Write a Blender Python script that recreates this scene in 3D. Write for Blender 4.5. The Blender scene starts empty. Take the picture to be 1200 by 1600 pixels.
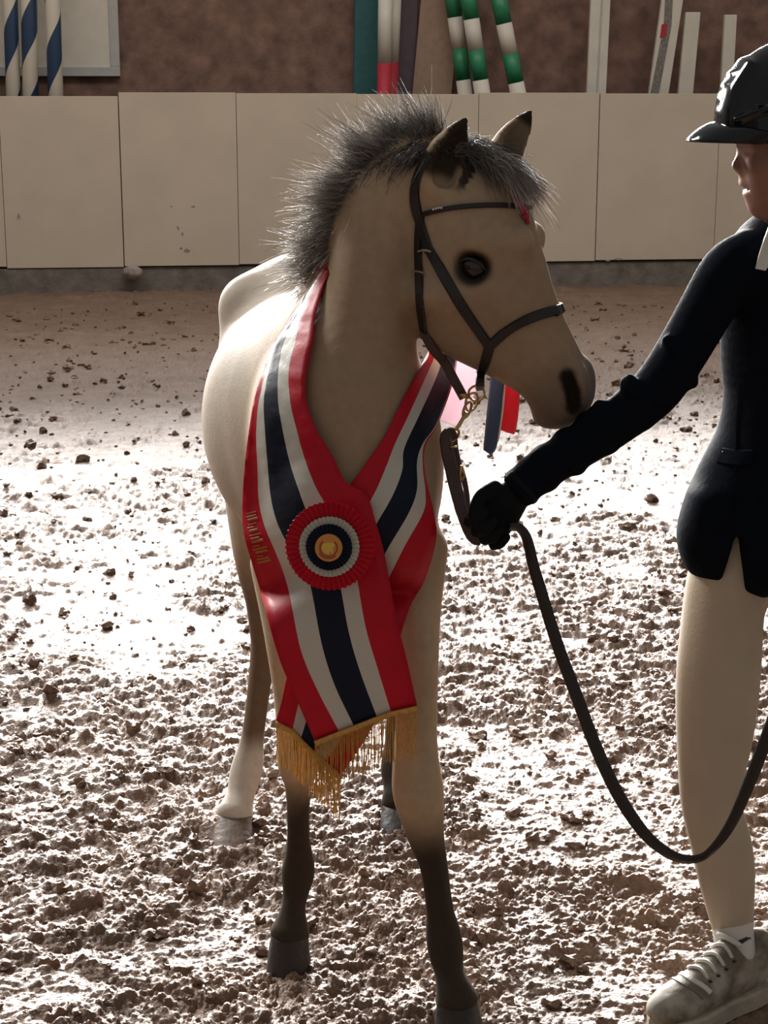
import bpy, bmesh, math, random
import numpy as np
from mathutils import Vector, Matrix
from mathutils.bvhtree import BVHTree

random.seed(7)
rng = np.random.default_rng(7)
SC = bpy.context.scene
COL = SC.collection

# ------------------------------------------------------------------ camera
CAM_H = 1.55
FPX = 2600.0                        # focal length in pixels of the 1200x1600 frame
PITCH = math.atan(640.0 / FPX)
cam_data = bpy.data.cameras.new('camera')
cam_data.sensor_fit = 'VERTICAL'
cam_data.sensor_height = 36.0
cam_data.sensor_width = 27.0
cam_data.lens = FPX / 1600.0 * 36.0
cam_data.clip_end = 200
cam = bpy.data.objects.new('camera', cam_data)
cam.location = (0, 0, CAM_H)
cam.rotation_euler = (math.pi / 2 - PITCH, 0, 0)
COL.objects.link(cam)
SC.camera = cam

# ------------------------------------------------------------------ light and exposure
world = bpy.data.worlds.new('world')
SC.world = world
world.use_nodes = True
world.node_tree.nodes['Background'].inputs[0].default_value = (1.0, 0.965, 0.915, 1)
world.node_tree.nodes['Background'].inputs[1].default_value = 0.25

def area_light(name, loc, target, sx, sy, power, color, spread):
    ld = bpy.data.lights.new(name, 'AREA')
    ld.shape = 'RECTANGLE'
    ld.size, ld.size_y = sx, sy
    ld.energy = power
    ld.color = color
    ld.spread = math.radians(spread)
    ob = bpy.data.objects.new(name, ld)
    ob.location = loc
    d = Vector(target) - Vector(loc)
    ob.rotation_euler = d.to_track_quat('-Z', 'Y').to_euler()
    COL.objects.link(ob)
    return ob
# daylight of the high window band above the back wall, and of the roof light on the left
for wx_ in (-5.0, -3.1, -1.2, 0.7, 2.6):
    area_light('window_light', (wx_, 14.0 + .12 * wx_, 3.35), (wx_ * .2 + .4, -1.2, 0.0), 1.25, 1.5, 82, (1.0, 0.97, 0.94), 33)
    area_light('window_skylight', (wx_, 14.02 + .12 * wx_, 3.35), (wx_ * .2 + .4, 5.0, 0.0), 1.25, 1.5, 11, (1.0, 0.965, 0.93), 84)
area_light('far_fill_light', (0.0, 10.6, 6.6), (0.0, 11.6, 0.0), 11.0, 1.6, 190, (1.0, 0.96, 0.92), 130)  # added overhead fill, put in to brighten the back wall and far sand
area_light('roof_light', (-4.6, 8.2, 5.6), (-0.2, 3.2, 0.6), 2.2, 2.6, 150, (1.0, 0.97, 0.93), 80)

vs = SC.view_settings
vs.view_transform = 'Standard'
vs.look = 'None'
vs.gamma = 1.0
vs.use_curve_mapping = False
vs.exposure = 0.0

# ------------------------------------------------------------------ helpers
CP, SP = math.cos(PITCH), math.sin(PITCH)
CAMV = np.array([0, 0, CAM_H])

def ray(px, py):
    a = (px - 600.0) / FPX
    b = -(py - 800.0) / FPX
    return np.array([a, CP + b * SP, -SP + b * CP])

def P(px, py, Y):
    """world point that lies at depth Y (metres in front of the photographer)"""
    d = ray(px, py)
    return CAMV + d * (Y / d[1])

def mpp(p):
    """metres per photo pixel at world point p"""
    q = np.asarray(p) - CAMV
    return (q[1] * CP - q[2] * SP) / FPX

def ground(px, py):
    d = ray(px, py)
    return CAMV + d * (-CAM_H / d[2])

def tag(o, label=None, cat=None, group=None, kind=None):
    if label: o['label'] = label
    if cat: o['category'] = cat
    if group: o['group'] = group
    if kind: o['kind'] = kind
    return o

def empty(name, loc=(0, 0, 0), **k):
    o = bpy.data.objects.new(name, None)
    o.empty_display_size = 0.1
    o.location = loc
    COL.objects.link(o)
    return tag(o, **k)

def link_mesh(name, verts, faces, mat=None, parent=None, smooth=False, mats=None, fmat=None):
    me = bpy.data.meshes.new(name)
    verts = np.asarray(verts, dtype=np.float64)
    me.from_pydata([tuple(v) for v in verts], [], [tuple(int(i) for i in f) for f in faces])
    me.update()
    for m in (mats or ([mat] if mat else [])):
        me.materials.append(m)
    if fmat is not None:
        me.polygons.foreach_set('material_index', np.asarray(fmat, dtype=np.int32))
    if smooth:
        me.polygons.foreach_set('use_smooth', np.ones(len(me.polygons), dtype=bool))
    o = bpy.data.objects.new(name, me)
    COL.objects.link(o)
    if parent is not None:
        o.parent = parent
        o.matrix_parent_inverse = Matrix.Translation(-Vector(parent.location))
    return o

def fast_mesh(name, V, F, mat=None, parent=None, smooth=True):
    """quad mesh from arrays"""
    me = bpy.data.meshes.new(name)
    V = np.asarray(V, dtype=np.float32); F = np.asarray(F, dtype=np.int32)
    n = F.shape[1]
    me.vertices.add(len(V)); me.vertices.foreach_set('co', V.ravel())
    me.loops.add(F.size); me.loops.foreach_set('vertex_index', F.ravel())
    me.polygons.add(len(F))
    me.polygons.foreach_set('loop_start', np.arange(0, F.size, n, dtype=np.int32))
    me.polygons.foreach_set('use_smooth', np.full(len(F), smooth))
    me.update(calc_edges=True); me.validate()
    if mat: me.materials.append(mat)
    o = bpy.data.objects.new(name, me)
    COL.objects.link(o)
    if parent is not None:
        o.parent = parent
        o.matrix_parent_inverse = Matrix.Translation(-Vector(parent.location))
    return o

def catmull(pts, n):
    """resample rows of numbers along a Catmull-Rom curve, n steps per span"""
    p = np.asarray(pts, dtype=float)
    q = np.vstack([2 * p[0] - p[1], p, 2 * p[-1] - p[-2]])
    out = []
    for i in range(len(p) - 1):
        p0, p1, p2, p3 = q[i], q[i + 1], q[i + 2], q[i + 3]
        for j in range(n):
            t = j / n
            out.append(0.5 * ((2 * p1) + (-p0 + p2) * t + (2 * p0 - 5 * p1 + 4 * p2 - p3) * t * t
                              + (-p0 + 3 * p1 - 3 * p2 + p3) * t ** 3))
    out.append(p[-1])
    return np.array(out)

def unit(v):
    v = np.asarray(v, dtype=float)
    return v / (np.linalg.norm(v) + 1e-12)

def tube(path, radii, seg=10, cap=True):
    """verts, faces of a round tube along a list of points"""
    path = np.asarray(path, dtype=float)
    n = len(path)
    radii = np.broadcast_to(radii, (n,))
    T = np.gradient(path, axis=0)
    V, F = [], []
    nrm = None
    for i in range(n):
        t = unit(T[i])
        if nrm is None:
            ref = np.array([0, 0, 1.0]) if abs(t[2]) < .9 else np.array([1.0, 0, 0])
            nrm = unit(np.cross(t, ref))
        nrm = unit(nrm - t * np.dot(nrm, t))
        b = np.cross(t, nrm)
        for k in range(seg):
            a = 2 * math.pi * k / seg
            V.append(path[i] + radii[i] * (math.cos(a) * nrm + math.sin(a) * b))
    for i in range(n - 1):
        for k in range(seg):
            k2 = (k + 1) % seg
            F.append((i * seg + k, i * seg + k2, (i + 1) * seg + k2, (i + 1) * seg + k))
    if cap:
        F.append(tuple(range(seg - 1, -1, -1)))
        F.append(tuple(range((n - 1) * seg, n * seg)))
    return V, F

def band(path, normals, width, thick):
    """verts, faces of a flat strap: path points, outward normals, width, thickness"""
    path = np.asarray(path, dtype=float); N = np.asarray(normals, dtype=float)
    n = len(path)
    width = np.broadcast_to(width, (n,))
    T = np.gradient(path, axis=0)
    V, F = [], []
    for i in range(n):
        t = unit(T[i]); nn = unit(N[i] - t * np.dot(N[i], t)); s = np.cross(t, nn)
        w = width[i] / 2
        for a, b in ((-w, 0), (-w * .8, thick), (w * .8, thick), (w, 0)):
            V.append(path[i] + s * a + nn * b)
    for i in range(n - 1):
        for k in range(4):
            k2 = (k + 1) % 4
            F.append((i * 4 + k, i * 4 + k2, (i + 1) * 4 + k2, (i + 1) * 4 + k))
    F.append((3, 2, 1, 0)); F.append(tuple(range((n - 1) * 4, n * 4)))
    return V, F

def merge(*vf):
    V, F, o = [], [], 0
    for v, f in vf:
        V += list(v)
        F += [tuple(i + o for i in q) for q in f]
        o += len(v)
    return V, F

# ------------------------------------------------------------------ materials
MATS = {}
def mat(name, color, rough=0.6, spec=0.5, metal=0.0, noise=0.0, nscale=20.0, bump=0.0, bscale=60.0,
        sheen=0.0, coat=0.0, attr=None, color2=None, trans=0.0, bdist=0.01):
    if name in MATS: return MATS[name]
    m = bpy.data.materials.new(name); m.use_nodes = True
    nt = m.node_tree; b = nt.nodes['Principled BSDF']
    b.inputs['Base Color'].default_value = (*color, 1)
    b.inputs['Roughness'].default_value = rough
    b.inputs['Specular IOR Level'].default_value = spec
    b.inputs['Metallic'].default_value = metal
    b.inputs['Sheen Weight'].default_value = sheen
    b.inputs['Coat Weight'].default_value = coat
    tc = nt.nodes.new('ShaderNodeTexCoord')
    src = None
    if attr:
        a = nt.nodes.new('ShaderNodeAttribute'); a.attribute_name = attr
        src = a.outputs['Color']
    if noise > 0 or color2:
        nz = nt.nodes.new('ShaderNodeTexNoise'); nz.inputs['Scale'].default_value = nscale
        nz.inputs['Detail'].default_value = 6
        nt.links.new(tc.outputs['Object'], nz.inputs['Vector'])
        mx = nt.nodes.new('ShaderNodeMix'); mx.data_type = 'RGBA'
        if color2:
            rp = nt.nodes.new('ShaderNodeMapRange')
            rp.inputs[1].default_value = .38; rp.inputs[2].default_value = .62
            nt.links.new(nz.outputs['Fac'], rp.inputs[0])
            nt.links.new(rp.outputs[0], mx.inputs[0])
            mx.inputs[6].default_value = (*color, 1); mx.inputs[7].default_value = (*color2, 1)
            nt.links.new(mx.outputs[2], b.inputs['Base Color'])
        else:
            mx.blend_type = 'MULTIPLY'; mx.inputs[0].default_value = 1
            rp = nt.nodes.new('ShaderNodeMapRange')
            rp.inputs[1].default_value = .25; rp.inputs[2].default_value = .75
            rp.inputs[3].default_value = 1 - noise; rp.inputs[4].default_value = 1 + noise
            nt.links.new(nz.outputs['Fac'], rp.inputs[0])
            if src: nt.links.new(src, mx.inputs[6])
            else: mx.inputs[6].default_value = (*color, 1)
            nt.links.new(rp.outputs[0], mx.inputs[7])
            nt.links.new(mx.outputs[2], b.inputs['Base Color'])
    elif src:
        nt.links.new(src, b.inputs['Base Color'])
    if bump > 0:
        n2 = nt.nodes.new('ShaderNodeTexNoise'); n2.inputs['Scale'].default_value = bscale
        n2.inputs['Detail'].default_value = 5
        nt.links.new(tc.outputs['Object'], n2.inputs['Vector'])
        bp = nt.nodes.new('ShaderNodeBump'); bp.inputs['Strength'].default_value = bump
        bp.inputs['Distance'].default_value = bdist
        nt.links.new(n2.outputs['Fac'], bp.inputs['Height'])
        nt.links.new(bp.outputs['Normal'], b.inputs['Normal'])
    if trans > 0:
        b.inputs['Transmission Weight'].default_value = trans
    MATS[name] = m
    return m

M_SAND = mat('sand', (.19, .120, .082), rough=.48, spec=.42, noise=.25, nscale=5, bump=.6, bscale=170)
M_KICK = mat('painted_boards', (.60, .50, .385), rough=.6, noise=.06, nscale=3)
M_BASE = mat('dark_concrete', (.17, .145, .12), rough=.85, noise=.35, nscale=9, bump=.5, bscale=30)
M_BROWN = mat('brown_chipboard', (.20, .112, .082), rough=.85, noise=.45, nscale=7, bump=.4, bscale=50)
M_WHITE = mat('white_paint', (.66, .60, .50), rough=.5, noise=.08, nscale=6)
M_GREY = mat('grey_frame', (.44, .43, .40), rough=.6, noise=.08)
M_TEAL = mat('teal_paint', (.02, .105, .105), rough=.5, noise=.15)
M_PLUM = mat('dark_plum_paint', (.085, .055, .07), rough=.6, noise=.15)
M_TAN = mat('tan_board', (.32, .21, .145), rough=.7, noise=.12)
M_GREEN = mat('green_paint', (.02, .20, .085), rough=.45, noise=.1)
M_RED = mat('red_paint', (.42, .025, .04), rough=.45, noise=.1)
M_NAVYP = mat('navy_paint', (.02, .045, .10), rough=.4, noise=.1)
M_STONE = mat('stone', (.30, .26, .22), rough=.9, noise=.3, nscale=25, bump=.5, bscale=40)
M_RULER = mat('ruler_print', (.20, .18, .15), rough=.7, noise=.6, nscale=60)
M_DARK = mat('dark_wood', (.06, .045, .035), rough=.85, noise=.3)
M_GLASS = mat('window_pane', (.75, .8, .85), rough=.15, noise=.05)

# ------------------------------------------------------------------ noise helpers
def vnoise(x, y, seed=0):
    xi = np.floor(x).astype(np.int64); yi = np.floor(y).astype(np.int64)
    fx = x - xi; fy = y - yi
    u = fx * fx * fx * (fx * (fx * 6 - 15) + 10); v = fy * fy * fy * (fy * (fy * 6 - 15) + 10)
    def h(a, b):
        n = (a * 374761393 + b * 668265263 + seed * 1442695041) & 0x7fffffff
        n = ((n ^ (n >> 13)) * 1274126177) & 0x7fffffff
        return ((n ^ (n >> 16)) & 0xffff) / 65535.0
    a = h(xi, yi); b = h(xi + 1, yi); c = h(xi, yi + 1); d = h(xi + 1, yi + 1)
    return (a * (1 - u) + b * u) * (1 - v) + (c * (1 - u) + d * u) * v

def fbm(x, y, seed=0, oc=4):
    s = 0; a = .5
    for o in range(oc):
        s = s + a * (vnoise(x, y, seed + o) - .5); x = x * 2.03 + 7.1; y = y * 2.03 + 3.7; a *= .5
    return s

def clods(x, y, cell, seed, rmin, rmax):
    """rounded lumps scattered on a jittered lattice; 0..1"""
    gx = x / cell; gy = y / cell
    xi = np.floor(gx).astype(np.int64); yi = np.floor(gy).astype(np.int64)
    best = np.zeros_like(x)
    def h(a, b, k):
        n = (a * 374761393 + b * 668265263 + (seed * 31 + k) * 1442695041) & 0x7fffffff
        n = ((n ^ (n >> 13)) * 1274126177) & 0x7fffffff
        return ((n ^ (n >> 16)) & 0xffff) / 65535.0
    for dx in (-1, 0, 1):
        for dy in (-1, 0, 1):
            a = xi + dx; b = yi + dy
            cx = a + h(a, b, 1); cy = b + h(a, b, 2)
            r = rmin + (rmax - rmin) * h(a, b, 3) ** 2
            asp = .7 + .8 * h(a, b, 4)
            d2 = ((gx - cx) / (r * asp)) ** 2 + ((gy - cy) / r) ** 2
            hh = np.sqrt(np.clip(1 - d2, 0, 1)) * (.35 + .65 * r / rmax)
            best = np.maximum(best, hh)
    return best

def ledge(t, a, b):
    t = np.clip((t - a) / (b - a), 0, 1); return t * t * (3 - 2 * t)

def sand_height(x, y):
    wx = x + .03 * fbm(x * 12, y * 12, 50, 4); wy = y + .03 * fbm(x * 12 + 9, y * 12, 60, 4)
    low = fbm(x * 1.3, y * 1.3, 1, 3)
    mid = fbm(x * 5, y * 5, 11, 4)
    mask = np.clip((vnoise(x * 2.3, y * 2.3, 21) + .6 * vnoise(x * 7, y * 7, 22) - .62) * 3.0, .22, 1.0)
    z = .045 * low + .026 * mid
    # crusted slabs with broken edges, then crumbs and single clods
    t1 = fbm(wx * 13, wy * 17, 71, 5); t2 = fbm(wx * 33, wy * 42, 81, 4); t3 = fbm(x * 75, y * 90, 86, 3)
    z = z + (.3 + .7 * mask) * (.012 * ledge(t1, .0, .05) + .010 * ledge(t1, -.16, -.11) + .009 * ledge(t2, .02, .08) + .008 * ledge(t2, -.14, -.09))
    z = z + mask * (.018 * clods(wx, wy, .085, 3, .03, .30) + .014 * clods(wx, wy, .040, 4, .06, .46))
    z = z + (.25 + .75 * mask) * (.0085 * clods(wx, wy, .019, 5, .1, .52) + .0055 * ledge(t3, .0, .10) + .006 * fbm(x * 60, y * 60, 31, 3))
    z = z + .010 * clods(wx, wy, .055, 6, .0, .20) + .006 * clods(wx, wy, .027, 7, .0, .26)
    return .58 * z - .016

# ------------------------------------------------------------------ floor
rows = [-4.0, -2.0, -1.0, 0.0, .8, 1.3, 1.7, 2.0, 2.15]
Y = 2.25
while Y < 14.9:
    rows.append(Y); Y += max(.0030, 1.5 * Y * Y / (CAM_H * FPX))
rows += [15.2, 16.0]
rows = np.array(rows)
NC = 980
core = np.linspace(-1, 1, NC); core = .5 * core + .5 * core ** 3
hw = .65 + .40 * np.maximum(rows, 2.0)
EXT = 10
cols = np.zeros((len(rows), NC + 2 * EXT))
for j in range(EXT):
    t = ((j + 1) / EXT) ** 2
    cols[:, EXT - 1 - j] = -hw - (11 - hw) * t
    cols[:, EXT + NC + j] = hw + (11 - hw) * t
cols[:, EXT:EXT + NC] = core[None, :] * hw[:, None]
GX = cols; GY = np.repeat(rows[:, None], cols.shape[1], 1)
GZ = sand_height(GX, GY)
nr, nc = GX.shape
idx = np.arange(nr * nc).reshape(nr, nc)
F = np.stack([idx[:-1, :-1], idx[:-1, 1:], idx[1:, 1:], idx[1:, :-1]], -1).reshape(-1, 4)
floor = fast_mesh('floor', np.stack([GX, GY, GZ], -1).reshape(-1, 3), F, M_SAND)
tag(floor, 'churned brown sand footing of the riding arena', kind='structure')

# loose lumps of sand lying on the surface: nobody could count them
ico = bmesh.new(); bmesh.ops.create_icosphere(ico, subdivisions=2, radius=1)
IV = np.array([v.co[:] for v in ico.verts]); IF = np.array([[v.index for v in f.verts] for f in ico.faces]); ico.free()
LV, LF = [], []
NL = 4600
LY = 2.3 + 11.0 * rng.random(NL) ** 1.7
LX = (rng.random(NL) * 2 - 1) * (.40 + .30 * LY)
keep = ~((vnoise(LX * 2.6, LY * 2.6, 21) < .40) & (rng.random(NL) < .45))
LX, LY = LX[keep], LY[keep]; LZ = sand_height(LX, LY)
for xx, yy, z0 in zip(LX, LY, LZ):
    r = (.004 + .012 * rng.random() ** 4.0) * (.7 + .10 * yy)
    s = r * np.array([.8 + .7 * rng.random(), .7 + .6 * rng.random(), .55 + .5 * rng.random()])
    a = rng.random() * 6.28
    v = IV * (1 + .85 * (rng.random(len(IV))[:, None] - .5)) * s
    v = np.stack([v[:, 0] * math.cos(a) - v[:, 1] * math.sin(a), v[:, 0] * math.sin(a) + v[:, 1] * math.cos(a), v[:, 2]], -1)
    LV.append(v + np.array([xx, yy, z0 + s[2] * .35])); LF.append(IF + len(LF) * len(IV))
lumps = fast_mesh('sand_lumps', np.vstack(LV), np.vstack(LF), M_SAND, smooth=False)
tag(lumps, 'loose clods of damp sand scattered over the arena floor', 'sand', kind='stuff')

# ------------------------------------------------------------------ back wall (a little oblique)
WA = math.atan(.121)
WU = np.array([math.cos(WA), math.sin(WA), 0]); WN = np.array([-math.sin(WA), math.cos(WA), 0])
WO = np.array([0, 14.35, 0])
def W(u, v, n):
    return WO + WU * u + WN * n + np.array([0, 0, v])
def pw(px, py, n):
    """pixel -> (u, v) on the plane n metres behind the kickboard face"""
    d = ray(px, py); o = CAMV - WO
    t = (n - np.dot(o, WN)) / np.dot(d, WN)
    q = o + d * t
    return float(np.dot(q, WU)), float(q[2])

def wall_box(u0, u1, v0, v1, n0, n1, bev=.004):
    """verts, faces of a box in wall coordinates with a small chamfer on the camera-facing edges"""
    c = bev
    V = [W(u0, v0, n1), W(u1, v0, n1), W(u1, v1, n1), W(u0, v1, n1),
         W(u0, v0, n0 + c), W(u1, v0, n0 + c), W(u1, v1, n0 + c), W(u0, v1, n0 + c),
         W(u0 + c, v0 + c, n0), W(u1 - c, v0 + c, n0), W(u1 - c, v1 - c, n0), W(u0 + c, v1 - c, n0)]
    F = [(0, 3, 2, 1), (8, 9, 10, 11)]
    for a in range(4):
        b = (a + 1) % 4
        F += [(a, b, 4 + b, 4 + a), (4 + a, 4 + b, 8 + b, 8 + a)]
    return V, F

def structure(name, vf, m, label):
    o = link_mesh(name, vf[0], vf[1], m)
    return tag(o, label, kind='structure')

NW = 0.75
structure('wall_back', wall_box(-10, 10, -.1, 2.65, NW, NW + .2), M_BROWN, 'dark brown chipboard wall above the pale kickboards')
# high window band over the wall, source of the back light (above the frame)
structure('wall_upper', wall_box(-10, 10, 4.3, 6.0, NW, NW + .2), M_BROWN, 'brown wall strip above the high windows')
wn = tag(empty('window_1', tuple(W(0, 2.65, NW))), 'long band of high windows over the back wall', kind='structure')
for k in range(10):
    u = -10 + 2 * k
    v, f = wall_box(u, u + .09, 2.65, 4.3, NW, NW + .12); link_mesh('mullion', v, f, M_DARK, wn)
    v, f = wall_box(u + .09, u + 2.0, 2.65, 4.3, NW + .07, NW + .085, .002); link_mesh('pane', v, f, M_GLASS, wn)
structure('wall_left', ([( -7.5, -4, 0), (-7.5, 13.4, 0), (-7.5, 13.4, 3.2), (-7.5, -4, 3.2), (-7.7, -4, 0), (-7.7, 13.4, 0), (-7.7, 13.4, 3.2), (-7.7, -4, 3.2)],
          [(0, 1, 2, 3), (4, 7, 6, 5), (3, 2, 6, 7), (0, 4, 5, 1), (0, 3, 7, 4), (1, 5, 6, 2)]), M_KICK, 'pale boarded side wall of the arena')

# kickboard of upright boards
kb = tag(empty('wall_kickboard', tuple(W(0, 0, 0))), 'pale beige painted kickboard of wide panels along the arena edge', kind='structure')
vb = pw(560, 412, 0)[1]
edges = [-930, -744, -558, -372, -186, 4, 190, 372, 558, 746, 933, 1120, 1306, 1492, 1678, 1864, 2050]
for i in range(len(edges) - 1):
    u0 = pw(edges[i], 300, 0)[0]; u1 = pw(edges[i + 1], 300, 0)[0]
    vt = pw(600, 147.0, 0)[1] + (-.018 if edges[i] < 190 else .012 - .006 * (i % 3))
    gap = .008 if edges[i] in (190, 933) or edges[i + 1] in (190, 933) else .0008
    v, f = wall_box(u0 + gap / 2, u1 - gap / 2, vb + .008 * math.sin(i * 2.1), vt, (.012 if edges[i] < 190 else 0), .04, .0015)
    link_mesh('panel', v, f, M_KICK, kb)
structure('wall_backing', wall_box(-10, 10, 0, pw(600, 147, 0)[1] - .06, .045, .09), M_DARK, 'dark framing behind the kickboard panels')
structure('baseboard_back', wall_box(-10, 10, -.2, vb - .012, .02, .10, .01), M_BASE, 'dark dirty footing strip below the kickboard')
# scuff marks on the boards: thin flakes of bare wood where the paint is knocked off
for (px, py, w, h) in ((302, 323, 9, 4), (278, 356, 5, 8), (285, 366, 4, 7), (292, 392, 12, 8), (283, 388, 6, 4), (966, 405, 18, 4), (950, 407, 10, 3), (268, 323, 3, 3), (29, 337, 3, 8)):
    u, v0 = pw(px, py, 0); s = .0056
    n = 9; vv = []
    for k in range(n):
        a = 2 * math.pi * k / n; r = .6 + .4 * random.random()
        vv.append(W(u + math.cos(a) * w * s / 2 * r, v0 + math.sin(a) * h * s / 2 * r, -.0015))
    vv2 = [p + WN * .006 for p in vv]
    link_mesh('scuff', vv + vv2, [tuple(range(n))] + [(k, (k + 1) % n, n + (k + 1) % n, n + k) for k in range(n)], M_STONE, kb)
# stone wedged under the boards
c = W(pw(208, 425, 0)[0], pw(208, 425, 0)[1], -.06)
v = IV * np.array([.085, .07, .062]) * (1 + .16 * (rng.random(len(IV))[:, None] - .5)) + c
o = fast_mesh('stone', v, IF, M_STONE); tag(o, 'rounded pale stone wedged under the kickboard on the left', 'stone')

# ------------------------------------------------------------------ poles and boards standing behind the kickboard
def spiral_mat():
    m = bpy.data.materials.new('navy_white_spiral'); m.use_nodes = True
    nt = m.node_tree; b = nt.nodes['Principled BSDF']; b.inputs['Roughness'].default_value = .4
    tc = nt.nodes.new('ShaderNodeTexCoord'); sx = nt.nodes.new('ShaderNodeSeparateXYZ')
    nt.links.new(tc.outputs['Object'], sx.inputs[0])
    at = nt.nodes.new('ShaderNodeMath'); at.operation = 'ARCTAN2'
    nt.links.new(sx.outputs['Y'], at.inputs[0]); nt.links.new(sx.outputs['X'], at.inputs[1])
    d = nt.nodes.new('ShaderNodeMath'); d.operation = 'MULTIPLY_ADD'
    nt.links.new(at.outputs[0], d.inputs[0]); d.inputs[1].default_value = -1 / (2 * math.pi)
    z = nt.nodes.new('ShaderNodeMath'); z.operation = 'MULTIPLY'; z.inputs[1].default_value = 1 / .74
    nt.links.new(sx.outputs['Z'], z.inputs[0]); nt.links.new(z.outputs[0], d.inputs[2])
    fr = nt.nodes.new('ShaderNodeMath'); fr.operation = 'FRACT'; nt.links.new(d.outputs[0], fr.inputs[0])
    gt = nt.nodes.new('ShaderNodeMath'); gt.operation = 'GREATER_THAN'; gt.inputs[1].default_value = .5
    nt.links.new(fr.outputs[0], gt.inputs[0])
    mx = nt.nodes.new('ShaderNodeMix'); mx.data_type = 'RGBA'
    mx.inputs[6].default_value = (.02, .045, .10, 1); mx.inputs[7].default_value = (.62, .55, .44, 1)
    nt.links.new(gt.outputs[0], mx.inputs[0]); nt.links.new(mx.outputs[2], b.inputs['Base Color'])
    return m
M_SPIRAL = spiral_mat()

def pole(name, xt, xb, wpx, n, label, group, bands=None, mats=None, spin=0.0, top=3.1):
    """round pole leaning on the wall: photo x at y=0 and y=148; bands: photo y of colour changes"""
    a = W(*pw(xb, 148, n), n); b = W(*pw(xt, 0, n), n)
    d = unit(b - a); base = a - d * (a[2] / d[2]) ; L = top / d[2]
    r = wpx / 2 * mpp(a)
    o = empty(name, tuple(base), label=label, cat='pole', group=group) if bands else None
    rot = Vector((0, 0, 1)).rotation_difference(Vector(d)).to_matrix()
    def piece(s0, s1, m, nm, parent=None):
        V, F = [], []; seg = 20
        prof = [(s0, r)] + [(s1, r)]
        if s1 >= L - .001: prof = [(s0, r), (s1 - .012, r), (s1, r - .012)]
        for s, rr in prof:
            for k in range(seg):
                t = 2 * math.pi * k / seg
                V.append((rr * math.cos(t), rr * math.sin(t), s))
        for i in range(len(prof) - 1):
            for k in range(seg):
                F.append((i * seg + k, i * seg + (k + 1) % seg, (i + 1) * seg + (k + 1) % seg, (i + 1) * seg + k))
        F.append(tuple(range(seg - 1, -1, -1))); F.append(tuple(range((len(prof) - 1) * seg, len(prof) * seg)))
        q = bpy.data.objects.new(nm, bpy.data.meshes.new(nm)); q.data.from_pydata(V, [], F); q.data.materials.append(m)
        q.data.polygons.foreach_set('use_smooth', [len(p.vertices) == 4 for p in q.data.polygons])
        COL.objects.link(q)
        if parent is None:
            q.location = base; q.rotation_euler = (rot @ Matrix.Rotation(spin, 3, 'Z')).to_euler()
        else:
            q.parent = parent; q.rotation_euler = rot.to_euler()
        return q
    if not bands:
        return tag(piece(0, L, M_SPIRAL, name), label, 'pole', group)
    ss = [0.0]
    for y in sorted(bands, reverse=True):
        p = W(*pw(xb + (xt - xb) * (148 - y) / 148, y, n), n); ss.append(float(np.dot(p - base, d)))
    st = ss[-1] - ss[-2] if len(ss) > 2 else .6
    while ss[-1] + st < L - .05: ss.append(ss[-1] + st)
    ss.append(L)
    for i in range(len(ss) - 1):
        piece(ss[i], ss[i + 1], mats[i % len(mats)], 'painted_band', o)
    return o

pole('jump_pole', 16, 21, 23, .40, 'navy and white spiral striped pole, leftmost at the frame edge', 'navy and white poles', spin=1.3)
pole('jump_pole', 45, 48, 25, .36, 'navy and white spiral striped pole, middle one of three', 'navy and white poles', spin=0.7)
pole('jump_pole', 82, 87, 24, .30, 'navy and white spiral striped pole beside the white framed panel', 'navy and white poles', spin=2.6)
pole('jump_pole', 602, 600, 22, .44, 'white pole with red lower end beside the teal board', 'red and white poles', bands=(99,), mats=(M_RED, M_WHITE))
pole('jump_pole', 617, 611, 20, .62, 'white and red pole half hidden beside the dark plum board', 'red and white poles', bands=(97,), mats=(M_RED, M_WHITE))
pole('jump_pole', 707, 727, 23, .54, 'green and white banded pole nearest the tan board', 'green and white poles', bands=(125, 76, 27), mats=(M_WHITE, M_GREEN))
pole('jump_pole', 732, 754, 25, .38, 'green and white banded pole, middle one of the three', 'green and white poles', bands=(125, 78, 30), mats=(M_WHITE, M_GREEN))
pole('jump_pole', 780, 810, 25, .34, 'green and white banded pole leaning apart on the right', 'green and white poles', bands=(129, 84, 37), mats=(M_WHITE, M_GREEN))

def plank(name, top_px, bot_px, ytop, n0, thick, m, label, cat, side=None):
    """board leaning on the wall; top_px = photo x range at ytop, bot_px = x range at y=148"""
    slope = (top_px[0] - bot_px[0]) / (148 - ytop)
    yb = 148 + 230
    ll = [(bot_px[0] - slope * (yb - 148), yb), (bot_px[1] - slope * (yb - 148), yb), (top_px[1], ytop), (top_px[0], ytop)]
    V = []
    for nn in (n0, n0 + thick):
        for (x, y) in ll:
            u, v = pw(x, y, n0)
            V.append(W(u, max(v, .02) if y > 148 else v, nn))
    F = [(0, 1, 2, 3), (7, 6, 5, 4), (0, 4, 5, 1), (1, 5, 6, 2), (2, 6, 7, 3), (3, 7, 4, 0)]
    o = link_mesh(name, V, F, m)
    bv = o.modifiers.new('bevel', 'BEVEL'); bv.width = .006; bv.segments = 2
    return tag(o, label, cat)

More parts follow.
